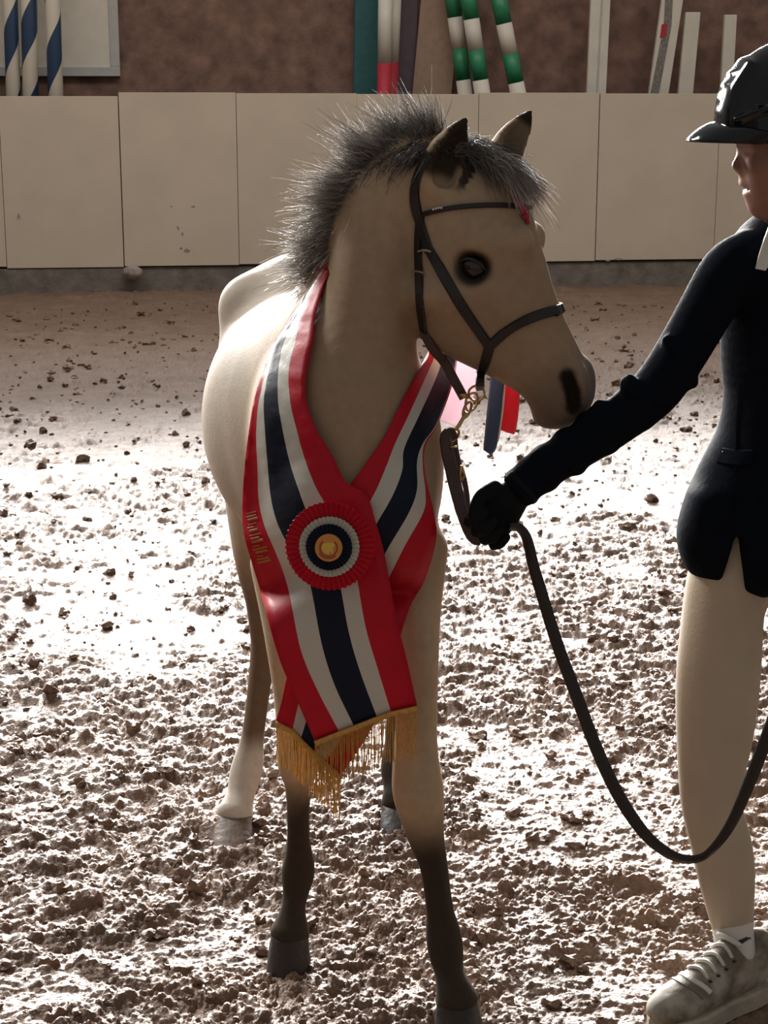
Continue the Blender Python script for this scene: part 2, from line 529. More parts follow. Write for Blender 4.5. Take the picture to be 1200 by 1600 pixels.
plank('wall_board', (556, 594), (552, 590), -75, .62, .04, M_TEAL, 'dark teal painted board standing behind the kickboard', 'board')
plank('wall_board', (614, 654), (612, 650), -75, .70, .03, M_PLUM, 'dark plum board standing behind the tan board', 'board')
plank('wall_board', (665, 728), (644, 704), -75, .66, .03, M_TAN, 'plain tan board leaning beside the green banded poles', 'board')
pd = plank('jump_plank', (926, 957), (917, 946), -60, .40, .05, M_WHITE, 'white wooden plank leaning alone right of centre', 'plank')
pe = plank('measuring_stick', (1043, 1077), (1014, 1041), -60, .40, .05, M_WHITE, 'white measuring stick with red mark leaning behind the kickboard', 'measuring stick')
plank('jump_plank', (1072, 1095), (1060, 1083), 19, .42, .05, M_WHITE, 'short white plank standing beside the measuring stick', 'plank')
plank('jump_plank', (1133, 1152), (1126, 1145), 23, .42, .05, M_WHITE, 'short white plank behind the riding helmet', 'plank')

def on_plank(name, quad, n, m, parent, off=.004):
    V = [W(*pw(x, y, n), n - off) for x, y in quad] + [W(*pw(x, y, n), n + .002) for x, y in quad]
    k = len(quad)
    F = [tuple(range(k)), tuple(range(2 * k - 1, k - 1, -1))] + [(i, k + i, k + (i + 1) % k, (i + 1) % k) for i in range(k)]
    return link_mesh(name, V, F, m, parent)
on_plank('scale_strip', [(1016, 147), (1029, 147), (1049, 40), (1052, -20), (1040, -20), (1037, 40)], .40, M_RULER, pe)
on_plank('red_mark', [(1031, 59), (1040, 57), (1043, 37), (1034, 38)], .40, M_RED, pe, .007)
on_plank('groove', [(931, 147), (934, 147), (942, 0), (939, 0)], .40, M_GREY, pd)

# framed white panel on the brown wall, top left
fp = empty('framed_panel', tuple(W(pw(140, 118, NW)[0], pw(140, 118, NW)[1], NW)),
           label='large white panel with grey frame on the brown wall behind navy poles', cat='panel')
u0, v0 = pw(-60, 119, NW - .06); u1, _ = pw(188, 119, NW - .06); v1 = v0 + 1.25
v, f = wall_box(u0 + .07, u1 - .07, v0 + .07, v1 - .07, NW - .045, NW - .002); link_mesh('white_sheet', v, f, M_WHITE, fp)
for (a, b, c_, d_) in ((u0, u1, v0, v0 + .08), (u0, u1, v1 - .08, v1), (u0, u0 + .08, v0 + .08, v1 - .08), (u1 - .08, u1, v0 + .08, v1 - .08)):
    v, f = wall_box(a, b, c_, d_, NW - .06, NW - .001); link_mesh('frame_rail', v, f, M_GREY, fp)

# ================================================================== organic shapes: smooth blends of ellipsoids
class Field:
    def __init__(s, lo, hi, res):
        s.lo = np.array(lo, dtype=np.float32); s.res = res
        s.n = (np.ceil((np.array(hi) - np.array(lo)) / res)).astype(int) + 1
        s.V = np.full(tuple(s.n), .2, dtype=np.float32)
    def box(s, lo, hi):
        a = np.clip(np.floor((np.asarray(lo) - s.lo) / s.res).astype(int), 0, s.n)
        b = np.clip(np.ceil((np.asarray(hi) - s.lo) / s.res).astype(int) + 1, 0, s.n)
        return a, b
    def coords(s, a, b):
        ax = [s.lo[i] + s.res * np.arange(a[i], b[i], dtype=np.float32) for i in range(3)]
        return ax[0][:, None, None], ax[1][None, :, None], ax[2][None, None, :]
    def chain(s, ells, k=.02, sub=False, mg=.035):
        """ells: list of (centre, axes 3x3 rows, radii); blended as one body with radius k"""
        mg = max(mg, k * 1.2)
        C = np.array([e[0] for e in ells]); R = np.array([max(e[2]) for e in ells])
        a, b = s.box((C - R[:, None]).min(0) - mg, (C + R[:, None]).max(0) + mg)
        if np.any(b - a < 1): return
        D = np.full(tuple(b - a), .2, dtype=np.float32)
        for c, A, r in ells:
            A = np.asarray(A, dtype=np.float32); r = np.asarray(r, dtype=np.float32)
            ext = np.sqrt(((A * r[:, None]) ** 2).sum(0)) + mg
            a2, b2 = s.box(np.asarray(c) - ext, np.asarray(c) + ext)
            a2 = np.maximum(a2, a); b2 = np.minimum(b2, b)
            if np.any(b2 - a2 < 1): continue
            x, y, z = s.coords(a2, b2)
            x = x - np.float32(c[0]); y = y - np.float32(c[1]); z = z - np.float32(c[2])
            k0 = 0; k1 = 0
            for i in range(3):
                u = (A[i, 0] * x + A[i, 1] * y + A[i, 2] * z) / r[i]
                k0 = k0 + u * u; k1 = k1 + (u / r[i]) ** 2
            k0 = np.sqrt(k0); k1 = np.sqrt(k1) + 1e-9
            d = k0 * (k0 - 1) / k1
            d = np.where(k0 < .3, np.minimum(d, -min(r) * .5), d)
            sl = tuple(slice(a2[i] - a[i], b2[i] - a[i]) for i in range(3))
            D[sl] = np.minimum(D[sl], d)
        sl = tuple(slice(a[i], b[i]) for i in range(3))
        V = s.V[sl]
        if sub:
            D = -D; h = np.maximum(k - np.abs(V - D), 0) / k
            s.V[sl] = np.maximum(V, D) + h * h * k * .25
        else:
            h = np.maximum(k - np.abs(V - D), 0) / k
            s.V[sl] = np.minimum(V, D) - h * h * k * .25
    def ball(s, c, r, k=.02, sub=False, axes=None):
        r = (r, r, r) if np.isscalar(r) else r
        s.chain([(np.asarray(c, float), np.eye(3) if axes is None else axes, r)], k, sub)
    def limb(s, pts, k=.02, side=None, n=6, sub=False):
        """pts rows: x y z half-width half-depth ; half-width lies along 'side'"""
        pts = np.asarray(pts, dtype=float)
        sl = np.linalg.norm(np.diff(pts[:, :3], axis=0), axis=1).max()
        q = catmull(pts, int(np.clip(math.ceil(sl / (.22 * np.median(pts[:, 3:5].min(1)))), 4, 16)))
        s.chain(ellipses(q, side), k, sub)
    def mesh(s, smooth=2):
        V = s.V; ins = V < 0
        nx, ny, nz = V.shape
        c = ins[:-1, :-1, :-1].astype(np.int8)
        cnt = np.zeros((nx - 1, ny - 1, nz - 1), np.int8)
        for i in (0, 1):
            for j in (0, 1):
                for k in (0, 1):
                    cnt += ins[i:nx - 1 + i, j:ny - 1 + j, k:nz - 1 + k]
        I, J, K = np.nonzero((cnt > 0) & (cnt < 8))
        vid = np.full((nx - 1, ny - 1, nz - 1), -1, np.int32)
        vid[I, J, K] = np.arange(len(I))
        acc = np.zeros((len(I), 3)); num = np.zeros(len(I))
        cor = [(i, j, k) for i in (0, 1) for j in (0, 1) for k in (0, 1)]
        for a in range(8):
            for b in range(a + 1, 8):
                ca, cb = np.array(cor[a]), np.array(cor[b])
                if np.abs(ca - cb).sum() != 1: continue
                va = V[I + ca[0], J + ca[1], K + ca[2]].astype(float); vb = V[I + cb[0], J + cb[1], K + cb[2]].astype(float)
                m = (va < 0) != (vb < 0)
                t = np.where(m, va / (va - vb + 1e-20), 0)
                acc[m] += (ca + (cb - ca) * t[:, None])[m]; num[m] += 1
        pos = s.lo + s.res * (np.stack([I, J, K], -1) + acc / num[:, None])
        quads = []
        for ax in range(3):
            sl0 = [slice(1, -1)] * 3; sl1 = [slice(1, -1)] * 3
            sl0[ax] = slice(0, -1); sl1[ax] = slice(1, None)
            A = ins[tuple(sl0)]; B = ins[tuple(sl1)]
            for flip, msk in ((False, A & ~B), (True, ~A & B)):
                p = np.stack(np.nonzero(msk), -1)
                for d in range(3):
                    if d != ax: p[:, d] += 1
                u, v = [(1, 2), (2, 0), (0, 1)][ax]
                def cell(du, dv):
                    q = p.copy(); q[:, u] -= du; q[:, v] -= dv
                    return vid[q[:, 0], q[:, 1], q[:, 2]]
                qd = np.stack([cell(1, 1), cell(0, 1), cell(0, 0), cell(1, 0)], -1)
                quads.append(qd[:, ::-1] if flip else qd)
        F = np.vstack(quads)
        F = F[(F >= 0).all(1)]
        E = np.vstack([F[:, [0, 1]], F[:, [1, 2]], F[:, [2, 3]], F[:, [3, 0]]])
        for it in range(smooth):
            for lam in (.5, -.52):
                sm = np.zeros_like(pos); ct = np.zeros(len(pos))
                for q in range(3):
                    sm[:, q] = np.bincount(E[:, 0], pos[E[:, 1], q], len(pos)) + np.bincount(E[:, 1], pos[E[:, 0], q], len(pos))
                ct = np.bincount(E[:, 0], minlength=len(pos)) + np.bincount(E[:, 1], minlength=len(pos))
                pos = pos + lam * (sm / np.maximum(ct, 1)[:, None] - pos)
        return pos, F

def ellipses(q, side=None, overlap=1.6):
    """dense ellipsoids along rows x y z half-width half-depth"""
    C = q[:, :3]; T = np.gradient(C, axis=0); L = np.linalg.norm(T, axis=1)
    out = []
    sd = np.array([1.0, 0, 0]) if side is None else np.asarray(side, float)
    for i in range(len(q)):
        t = unit(T[i]); s_ = unit(sd - t * np.dot(sd, t)); d = np.cross(t, s_)
        ra = max(L[i] * overlap, .75 * min(q[i, 3], q[i, 4]))
        if i in (0, len(q) - 1): ra = min(ra, .9 * min(q[i, 3], q[i, 4]))
        out.append((C[i], np.array([s_, d, t]), (q[i, 3], q[i, 4], ra)))
    return out

def px_rows(rows):
    """rows (px, py, Y, half-width px, half-depth m) -> world rows"""
    out = []
    for x, y, Y, w, d in rows:
        p = P(x, y, Y); out.append([*p, w * mpp(p), d])
    return out

def color_attr(o, cols):
    me = o.data
    a = me.color_attributes.new('coat', 'FLOAT_COLOR', 'POINT')
    c = np.ones((len(me.vertices), 4), np.float32); c[:, :3] = cols
    a.data.foreach_set('color', c.ravel())

def sstep(a, b, x):
    t = np.clip((x - a) / (b - a), 0, 1); return t * t * (3 - 2 * t)

# ================================================================== foal
HEAD_YAW = math.radians(17)
HL = np.array([-math.sin(HEAD_YAW), -math.cos(HEAD_YAW), 0])      # towards the camera-side cheek
HYM = lambda px: 2.83 - math.tan(HEAD_YAW) * (px - 690) * .00108
def H(px, py, lat=0.0):
    return P(px, py, HYM(px)) + HL * lat
H0 = H(760, 420)
def mirror(p):
    p = np.asarray(p); return p - 2 * np.dot(p - H0, HL) * HL

TORSO = [  # X, Y, z centre, half width, half height
    (-.038, 2.70, .885, .085, .10), (-.047, 2.77, .915, .128, .18), (-.066, 2.87, .955, .148, .255),
    (-.088, 2.99, .965, .164, .280), (-.112, 3.12, .945, .196, .262), (-.136, 3.26, .928, .224, .258),
    (-.140, 3.40, .945, .228, .246), (-.150, 3.53, 1.00, .196, .218), (-.160, 3.65, 1.04, .178, .178), (-.168, 3.75, 1.02, .125, .135)]

EARS = ((1, (690, 296, .046), (707, 243, .052), (743, 183, .058), np.array([.50, -.85, .1]), 1.05),
        (-1, (772, 256, -.040), (790, 220, -.048), (819, 174, -.056), np.array([.5, -.8, .1]), .88))
def build_foal():
    f = Field((-.50, 2.42, -.02), (.44, 3.95, 1.72), .0062)
    q = catmull(TORSO, 9)
    rows = np.stack([q[:, 0], q[:, 1], q[:, 2], q[:, 3], q[:, 4]], -1)
    f.chain(ellipses(rows, (1, 0, 0)), .03)
    # withers, croup, hips, breast muscles, shoulders, haunches
    f.limb([(-.075, 2.93, 1.17, .05, .06), (-.085, 3.02, 1.215, .04, .05), (-.105, 3.15, 1.16, .05, .05)], .06)
    f.ball(W3(-.30, 3.52, 1.135), (.045, .06, .05), .07)
    f.ball(W3(-.02, 3.54, 1.12), (.045, .06, .05), .07)
    f.ball(W3(-.155, 3.58, 1.13), (.13, .13, .095), .08)
    for sx in (-1, 1):
        f.ball(W3(-.045 + sx * .062, 2.70, .86), (.066, .07, .10), .05)
        f.ball(W3(-.062 + sx * (.100 if sx > 0 else .112), 2.84, .93), (.052, .10, .15), .07)
        f.ball(W3(-.162 + sx * .112, 3.60, .90), (.085, .15, .20), .07)
    # neck
    f.limb(px_rows([(552, 715, 2.85, 72, .15), (556, 640, 2.86, 78, .165), (566, 555, 2.87, 78, .15), (578, 470, 2.87, 74, .13),
                    (590, 390, 2.87, 68, .105), (612, 320, 2.86, 62, .085), (655, 275, 2.85, 56, .07), (700, 265, 2.835, 44, .06)]), .035, n=5)
    f.limb(px_rows([(508, 452, 3.00, 22, .05), (522, 400, 2.96, 22, .04), (545, 345, 2.92, 22, .035), (585, 285, 2.88, 22, .035), (640, 240, 2.85, 22, .035)]), .05, n=5)
    # head: rows of (top outline point, bottom outline point, half width)
    HS = [((706, 226), (655, 325), .050), ((775, 255), (652, 400), .074), ((822, 318), (653, 470), .084), ((845, 385), (662, 525), .084),
          ((862, 445), (705, 556), .070), ((879, 492), (760, 583), .056), ((899, 535), (812, 614), .049), ((916, 575), (838, 645), .049), ((921, 612), (868, 662), .042)]
    q = catmull([(t[0], t[1], b[0], b[1], w) for t, b, w in HS], 9)
    ells = []
    for i, r in enumerate(q):
        t = H(r[0], r[1]); b = H(r[2], r[3]); c = (t + b) / 2; up = unit(t - b)
        fw = unit(np.cross(up, HL)); ra = .030 if i < len(q) - 3 else .022
        ells.append((c, np.array([HL, up, fw]), (r[4], np.linalg.norm(t - b) / 2, ra)))
    f.chain(ells, .03)
    for s in (1, -1):
        f.ball(H(705, 455, s * .058), (.05, .05, .03), .04)                   # jowl
        f.ball(H(772, 372, s * .066), (.035, .028, .026), .03)                # brow ridge
        f.limb([(*H(775, 445, s * .070), .016, .016), (*H(800, 480, s * .060), .012, .012)], .03)   # facial crest
        f.ball(H(757, 411, s * .086), (.023, .021, .019), .020, sub=True)     # eye socket
        f.ball(H(825, 374, s * .050), (.018, .018, .022), .025)               # bony arch over the eye
        f.ball(H(903, 600, s * .036), (.020, .022, .038), .03)                # nostril wing
        f.limb([(*H(897, 584, s * .054), .008, .010), (*H(903, 604, s * .054), .011, .012), (*H(906, 630, s * .050), .007, .010)], .008, sub=True)   # nostril slit
    f.ball(H(858, 652), (.026, .024, .018), .02)                              # chin
    for s in (1, -1):                                                         # mouth line
        f.limb([(*H(836, 632, s * .05), .004, .010), (*H(868, 645, s * .052), .004, .010), (*H(893, 659, s * .045), .004, .010)], .008, sub=True)
    # ears: cupped cones
    for s, base, mid, tip, fwd, k_ in EARS:
        b, m, t = H(*base), H(*mid), H(*tip)
        ax = unit(t - b)
        fwd = unit(fwd - ax * np.dot(fwd, ax)); sd = np.cross(ax, fwd)
        rows = [(*b, .027 * k_, .027 * k_), (*(b * .6 + m * .4), .034 * k_, .031 * k_), (*m, .032 * k_, .027 * k_), (*(m * .5 + t * .5), .022 * k_, .019 * k_), (*(m * .15 + t * .85), .009, .009), (*t, .004, .004)]
        f.limb(rows, .016, side=sd)
        off = fwd * .019 * k_
        rows = [(*(b * .55 + m * .45 + off), .018 * k_, .016 * k_), (*(m + off), .024 * k_, .021 * k_), (*(m * .5 + t * .5 + off * .8), .016 * k_, .016 * k_), (*(m * .2 + t * .8 + off * .5), .006, .008)]
        f.limb(rows, .006, side=sd, sub=True)
    # front leg, camera left
    f.limb(px_rows([(455, 880, 2.90, 64, .10), (458, 985, 2.86, 46, .075), (464, 1080, 2.85, 37, .05), (466, 1150, 2.84, 34, .042), (467, 1190, 2.835, 34, .042),
                    (466, 1230, 2.845, 21, .026), (466, 1300, 2.85, 17.5, .024), (467, 1338, 2.852, 22, .028), (466, 1362, 2.85, 26, .032), (462, 1395, 2.84, 20.5, .026),
                    (458, 1420, 2.825, 19, .024), (455, 1446, 2.815, 27, .034), (453, 1458, 2.81, 31, .040)]), .022, n=5)
    # front leg, camera right
    f.limb(px_rows([(640, 860, 2.80, 60, .10), (645, 960, 2.75, 44, .075), (650, 1060, 2.71, 35, .052), (650, 1140, 2.685, 33, .045), (650, 1195, 2.665, 37, .045), (654, 1240, 2.655, 40, .046),
                    (664, 1300, 2.66, 30, .034), (677, 1350, 2.66, 22.5, .027), (687, 1420, 2.655, 22, .027), (693, 1460, 2.65, 28, .034), (697, 1490, 2.64, 27.5, .032),
                    (702, 1520, 2.62, 23, .028), (710, 1548, 2.605, 29, .036), (714, 1562, 2.60, 34, .043)]), .022, n=5)
    # hind leg, camera left
    f.limb(px_rows([(425, 740, 3.58, 80, .14), (412, 860, 3.56, 48, .095), (414, 930, 3.57, 32, .062), (413, 985, 3.60, 23, .050), (411, 1020, 3.59, 20, .038), (404, 1080, 3.555, 18, .027),
                    (395, 1150, 3.51, 18, .026), (388, 1190, 3.485, 24, .032), (383, 1212, 3.47, 25, .034), (376, 1242, 3.44, 22, .028), (370, 1262, 3.42, 26, .034), (367, 1272, 3.41, 29, .040)]), .022, n=5)
    # hind leg, camera right
    f.limb(px_rows([(560, 760, 3.60, 80, .14), (590, 870, 3.60, 48, .095), (610, 940, 3.62, 32, .062), (620, 990, 3.66, 23, .050), (622, 1030, 3.65, 20, .038), (622, 1080, 3.62, 18, .027),
                    (620, 1150, 3.57, 18, .026), (619, 1185, 3.54, 23, .032), (619, 1205, 3.52, 24, .034), (620, 1230, 3.49, 21, .028), (621, 1246, 3.475, 24, .034), (622, 1255, 3.47, 27, .040)]), .022, n=5)
    # dock of the tail
    f.limb([(-.165, 3.74, 1.14, .03, .03), (-.17, 3.81, 1.10, .026, .026), (-.172, 3.84, 1.0, .02, .02)], .03)
    return f.mesh(2)

def W3(x, y, z): return np.array([x, y, z], float)

foal = empty('foal', (-.05, 3.0, 0), label='pale buckskin foal wearing a championship sash, head turned to the right', cat='foal')
FV, FF = build_foal()
def vnormals(V, F):
    n = np.cross(V[F[:, 2]] - V[F[:, 0]], V[F[:, 3]] - V[F[:, 1]]); N = np.zeros_like(V)
    for k in range(4):
        for q in range(3): N[:, q] += np.bincount(F[:, k], n[:, q], len(V))
    return N / (np.linalg.norm(N, axis=1, keepdims=True) + 1e-12)
FN = vnormals(FV, FF)
CREAM = np.array([.43, .318, .212]); DARK = np.array([.015, .0105, .009]); BROWN = np.array([.22, .135, .085]); PALE = np.array([.46, .40, .33])
def coat(V):
    x, y, z = V[:, 0], V[:, 1], V[:, 2]
    nz = fbm(x * 9 + z * 4, y * 9 - z * 6, 77, 3)
    c = np.repeat(CREAM[None], len(V), 0)
    body = sstep(2.95, 3.25, y + .15 * (x < -.15)) * sstep(.55, .75, z)
    c = c * (1 - body[:, None] * .8) + PALE * body[:, None] * .8
    c *= (1 + .25 * nz)[:, None]
    front = (y < 3.15) & (z < .8)
    # dark points rising up the legs
    k = sstep(.39, .27, z + .10 * nz) * front
    c = c * (1 - .93 * k[:, None]) + DARK * .93 * k[:, None]
    hind = (y > 3.2) & (z < .8)
    k = sstep(.66, .46, z + .1 * nz) * hind
    c = c * (1 - .88 * k[:, None]) + BROWN * .55 * .88 * k[:, None]
    k = sstep(.175, .12, z + .14 * nz) * hind * (x < -.1)          # white sock on one hind leg
    c = c * (1 - .9 * k[:, None]) + np.array([.60, .54, .47]) * .9 * k[:, None]
    k = sstep(.30, .2, z) * hind * (x > -.1)
    c = c * (1 - .9 * k[:, None]) + DARK * .9 * k[:, None]
    # chest and front of the neck are browner than the back
    k = sstep(2.95, 2.80, y) * sstep(.7, .85, z) * sstep(1.45, 1.2, z) * .38
    c = c * (1 - k[:, None]) + BROWN * k[:, None]
    # head shading of the coat itself: smoky muzzle, rings round the eyes, dark ear backs
    dm = np.linalg.norm(V - H(905, 640), axis=1); k = sstep(.13, .05, dm) * .72
    c = c * (1 - k[:, None]) + np.array([.13, .10, .085]) * k[:, None]
    for s in (1, -1):
        de = np.linalg.norm((V - H(757, 411, s * .08)), axis=1); k = sstep(.039, .024, de) * .93
        c = c * (1 - k[:, None]) + DARK * k[:, None]
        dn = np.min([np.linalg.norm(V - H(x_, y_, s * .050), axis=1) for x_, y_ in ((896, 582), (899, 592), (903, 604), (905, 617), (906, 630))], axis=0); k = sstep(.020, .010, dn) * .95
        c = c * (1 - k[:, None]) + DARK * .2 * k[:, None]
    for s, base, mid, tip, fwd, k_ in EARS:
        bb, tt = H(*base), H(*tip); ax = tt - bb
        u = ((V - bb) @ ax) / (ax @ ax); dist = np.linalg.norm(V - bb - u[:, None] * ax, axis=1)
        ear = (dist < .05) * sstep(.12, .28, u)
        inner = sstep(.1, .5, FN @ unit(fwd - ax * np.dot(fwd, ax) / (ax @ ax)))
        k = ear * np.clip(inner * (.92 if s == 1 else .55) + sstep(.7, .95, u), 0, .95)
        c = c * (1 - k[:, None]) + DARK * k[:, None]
    return np.clip(c, 0, 1)
M_COAT = mat('foal_coat', (.5, .4, .3), rough=.65, spec=.08, noise=.08, nscale=60, bump=.12, bscale=220, sheen=.03, attr='coat', bdist=.004)
fbody = fast_mesh('body', FV, FF, M_COAT, foal)
color_attr(fbody, coat(FV))
FBVH = BVHTree.FromPolygons([tuple(v) for v in FV], [tuple(int(i) for i in q) for q in FF])

def on_foal(px, py):
    d = ray(px, py); d = d / np.linalg.norm(d)
    h = FBVH.ray_cast(Vector(CAMV), Vector(d))
    if h[0] is None: return None, None
    return np.array(h[0]), np.array(h[1])
def near_foal(p):
    h = FBVH.find_nearest(Vector(p)); return np.array(h[0]), np.array(h[1])

# eyes
M_EYE = mat('eye', (.012, .008, .007), rough=.06, spec=.6)
for s in (1, -1):
    c = H(757, 411, s * .066)
    v = IV * .0232 + c
    fast_mesh('eye', v, IF, M_EYE, foal)
    # eyelids: two soft folds
    for up in (1,):
        pts = []
        for t in np.linspace(-1, 1, 11):
            pp = H(757 + 21 * t, 411 + 7 * t - up * 13 * (1 - t * t), s * (.078 + .008 * (1 - t * t)))
            pts.append(pp)
        v, f_ = tube(pts, .0030 * np.sqrt(1 - np.linspace(-1, 1, 11) ** 2 * .8), 8)
        link_mesh('eyelid', v, f_, mat('eyelid', (.022, .017, .015), rough=.6), foal, True)

# hooves
M_HOOF = mat('hoof', (.022, .016, .014), rough=.55, noise=.25, nscale=30, bump=.3, bscale=60)
for (px, py, w, Yt, bx, by, wb, ang) in ((453, 1455, 31, 2.81, 450, 1508, 35, 0), (714, 1558, 34, 2.60, 719, 1612, 40, 12), (367, 1268, 28, 3.41, 362, 1316, 31, -12.5), (622, 1252, 26, 3.47, 622, 1290, 29, 5)):
    t = P(px, py, Yt); b = ground(bx, by)
    V, F = [], []
    rt, rb = w * mpp(t), wb * mpp(b)
    prof = [(0, rt * .86), (.06, rt * 1.0), (.14, rt * .97), (.5, (rt + rb) / 2), (.94, rb), (1.0, rb * .96)]
    seg = 28
    for tt, r in prof:
        c = t + (np.array([b[0], b[1] , -.012]) - t) * tt
        for k in range(seg):
            a = 2 * math.pi * k / seg; A = a + math.radians(ang)
            rr = r * (1.0 + (.12 if math.sin(a) < 0 else -.12) * abs(math.sin(a)))      # longer toe, cut heel
            V.append(c + np.array([math.cos(A) * r * .98, math.sin(A) * rr, 0]))
    for i in range(len(prof) - 1):
        for k in range(seg):
            F.append((i * seg + k, (i + 1) * seg + k, (i + 1) * seg + (k + 1) % seg, i * seg + (k + 1) % seg))
    F.append(tuple(range(seg))); F.append(tuple(range(len(prof) * seg - 1, (len(prof) - 1) * seg - 1, -1)))
    link_mesh('hoof', V, F, mat('pale_hoof', (.14, .10, .075), rough=.6, noise=.35, nscale=30, bump=.3, bscale=60) if ang == -12.5 else M_HOOF, foal, True)

# ------------------------------------------------------------------ mane, forelock, tail: hair strands
def strands(name, roots, dirs, lens, droop, m, parent, width=.0016, seg=5, curl=.012, shades=None, tips=None):
    """tapered three-sided hairs; droop = vector the hair bends to along its length"""
    n = len(roots); t = np.linspace(0, 1, seg + 1)
    jit = rng.normal(0, curl, (n, 3)); jit2 = rng.normal(0, curl, (n, 3))
    pts = (roots[:, None] + dirs[:, None] * (lens[:, None, None] * t[None, :, None])
           + droop[:, None] * (lens[:, None, None] * (t ** 2)[None, :, None])
           + jit[:, None] * (t ** 2)[None, :, None] + jit2[:, None] * (np.sin(t * 5) * t)[None, :, None] * .5)
    T = np.gradient(pts, axis=1); T /= np.linalg.norm(T, axis=2, keepdims=True) + 1e-9
    ref = rng.normal(0, 1, (n, 1, 3))
    A = np.cross(T, ref); A /= np.linalg.norm(A, axis=2, keepdims=True) + 1e-9
    B = np.cross(T, A)
    w = width * (1 - .85 * t)[None, :, None] * (.6 + .8 * rng.random((n, 1, 1)))
    ring = np.stack([pts + A * w, pts - A * w * .5 + B * w * .87, pts - A * w * .5 - B * w * .87], 2)   # n, seg+1, 3, 3
    V = ring.reshape(-1, 3)
    base = (np.arange(n) * (seg + 1) * 3)[:, None, None] + (np.arange(seg) * 3)[None, :, None]
    k = np.arange(3)[None, None]; k2 = (np.arange(3)[None, None] + 1) % 3
    F = np.stack([base + k, base + k2, base + 3 + k2, base + 3 + k], -1).reshape(-1, 4)
    o = fast_mesh(name, V, F, m, parent)
    tips = shades if tips is None else tips
    col = (shades[:, None, :] * (1 - t ** .8)[None, :, None] + tips[:, None, :] * (t ** .8)[None, :, None])
    col = np.repeat(col[:, :, None, :], 3, 2).reshape(-1, 3)
    color_attr(o, col)
    return o
M_HAIR = mat('mane_hair', (.1, .1, .1), rough=.45, spec=.5, attr='coat', sheen=.2)

def along(pts, s):
    pts = np.asarray(pts, float); i = np.clip((s * (len(pts) - 1)).astype(int), 0, len(pts) - 2); f = s * (len(pts) - 1) - i
    return pts[i] * (1 - f)[:, None] + pts[i + 1] * f[:, None]

crest_px = [(512, 432, 2.985), (521, 395, 2.955), (533, 360, 2.935), (550, 322, 2.915), (575, 286, 2.895), (606, 256, 2.875), (642, 236, 2.86), (680, 226, 2.85)]
crest = catmull([P(x + 7, y + 8, Y) for x, y, Y in crest_px], 6)
def clumped(n, ncl, base_s, spread):
    """strand parameters gathered in locks"""
    cs = np.sort(rng.random(ncl)); ci = rng.integers(0, ncl, n)
    s_ = np.clip(cs[ci] + rng.normal(0, spread, n), 0, 1)
    return s_, ci
n = 7500
s, ci = clumped(n, 240, 0, .006)
cdir = rng.normal(0, .26, (240, 3)); clen = .7 + .55 * rng.random(240); ctone = rng.random(240)
root = along(crest, s) + rng.normal(0, 1, (n, 3)) * np.array([.008, .015, .008])
out = np.stack([-.80 + .75 * s, -.05 + 0 * s, .45 + .65 * s], -1) + cdir[ci] + rng.normal(0, .13, (n, 3))
out /= np.linalg.norm(out, axis=1)[:, None]
ln = (.050 + .034 * rng.random(n)) * clen[ci] * (1.08 - .25 * np.abs(s - .55))
drp = np.stack([-.30 + .05 * s, rng.normal(-.1, .15, n), -.45 + .5 * s], -1) + .5 * cdir[ci]
lo = np.array([.040, .033, .030]); hi = np.array([.46, .42, .37])
tone = np.clip(ctone[ci] * .9 + rng.normal(0, .2, n) - .35 * s, 0, 1)[:, None]
mane = strands('mane', root, out, ln, drp, M_HAIR, foal, shades=lo + (hi - lo) * tone * .45, tips=lo * 1.5 + (hi - lo) * np.clip(tone + .45 - .25 * s[:, None], 0, 1), width=.00105, curl=.007, seg=6)
mane['label'] = 'short upright grey and black mane'
# wisps lying down the near side of the neck
n = 1600
s, ci = clumped(n, 70, 0, .008); s = s * .72
cdir = rng.normal(0, .2, (70, 3))
root = along(crest, s) + np.array([.010, -.022, -.002]) + rng.normal(0, .006, (n, 3))
out = np.stack([-.25 + .4 * rng.random(n), -.5 + rng.normal(0, .15, n), .25 * rng.random(n)], -1) + cdir[ci]
out /= np.linalg.norm(out, axis=1)[:, None]
drp = np.stack([rng.normal(-.05, .12, n), .2 + 0 * s, -1.0 + 0 * s], -1)
sh = np.array([.22, .18, .15]) * (.4 + 1.0 * rng.random(n))[:, None]
strands('mane_wisps', root, out, (.022 + .030 * rng.random(n)) * (1 + .8 * sstep(.6, .9, s)), drp, M_HAIR, foal, shades=sh * (.5 - .4 * sstep(.5, .8, s))[:, None], tips=sh * (1.3 - 0 * s)[:, None], width=.0009, curl=.005)

# dark tuft between crown strap and mane at the poll
n = 1500
s = rng.random(n)
root = along([P(590, 275, 2.875), P(615, 255, 2.85), P(642, 240, 2.83), P(672, 236, 2.80)], s) + rng.normal(0, 1, (n, 3)) * np.array([.008, .018, .008])
out = np.stack([-.3 + rng.normal(0, .25, n), -.5 + rng.normal(0, .2, n), .35 + rng.normal(0, .2, n)], -1)
strands('mane_tuft', root, out, .030 + .028 * rng.random(n), np.tile([-.25, .25, -1.0], (n, 1)) + rng.normal(0, .15, (n, 3)), M_HAIR, foal,
        shades=np.tile(lo * .7, (n, 1)), tips=lo * (.7 + 2.5 * rng.random(n) ** 2)[:, None], width=.0011, curl=.006)

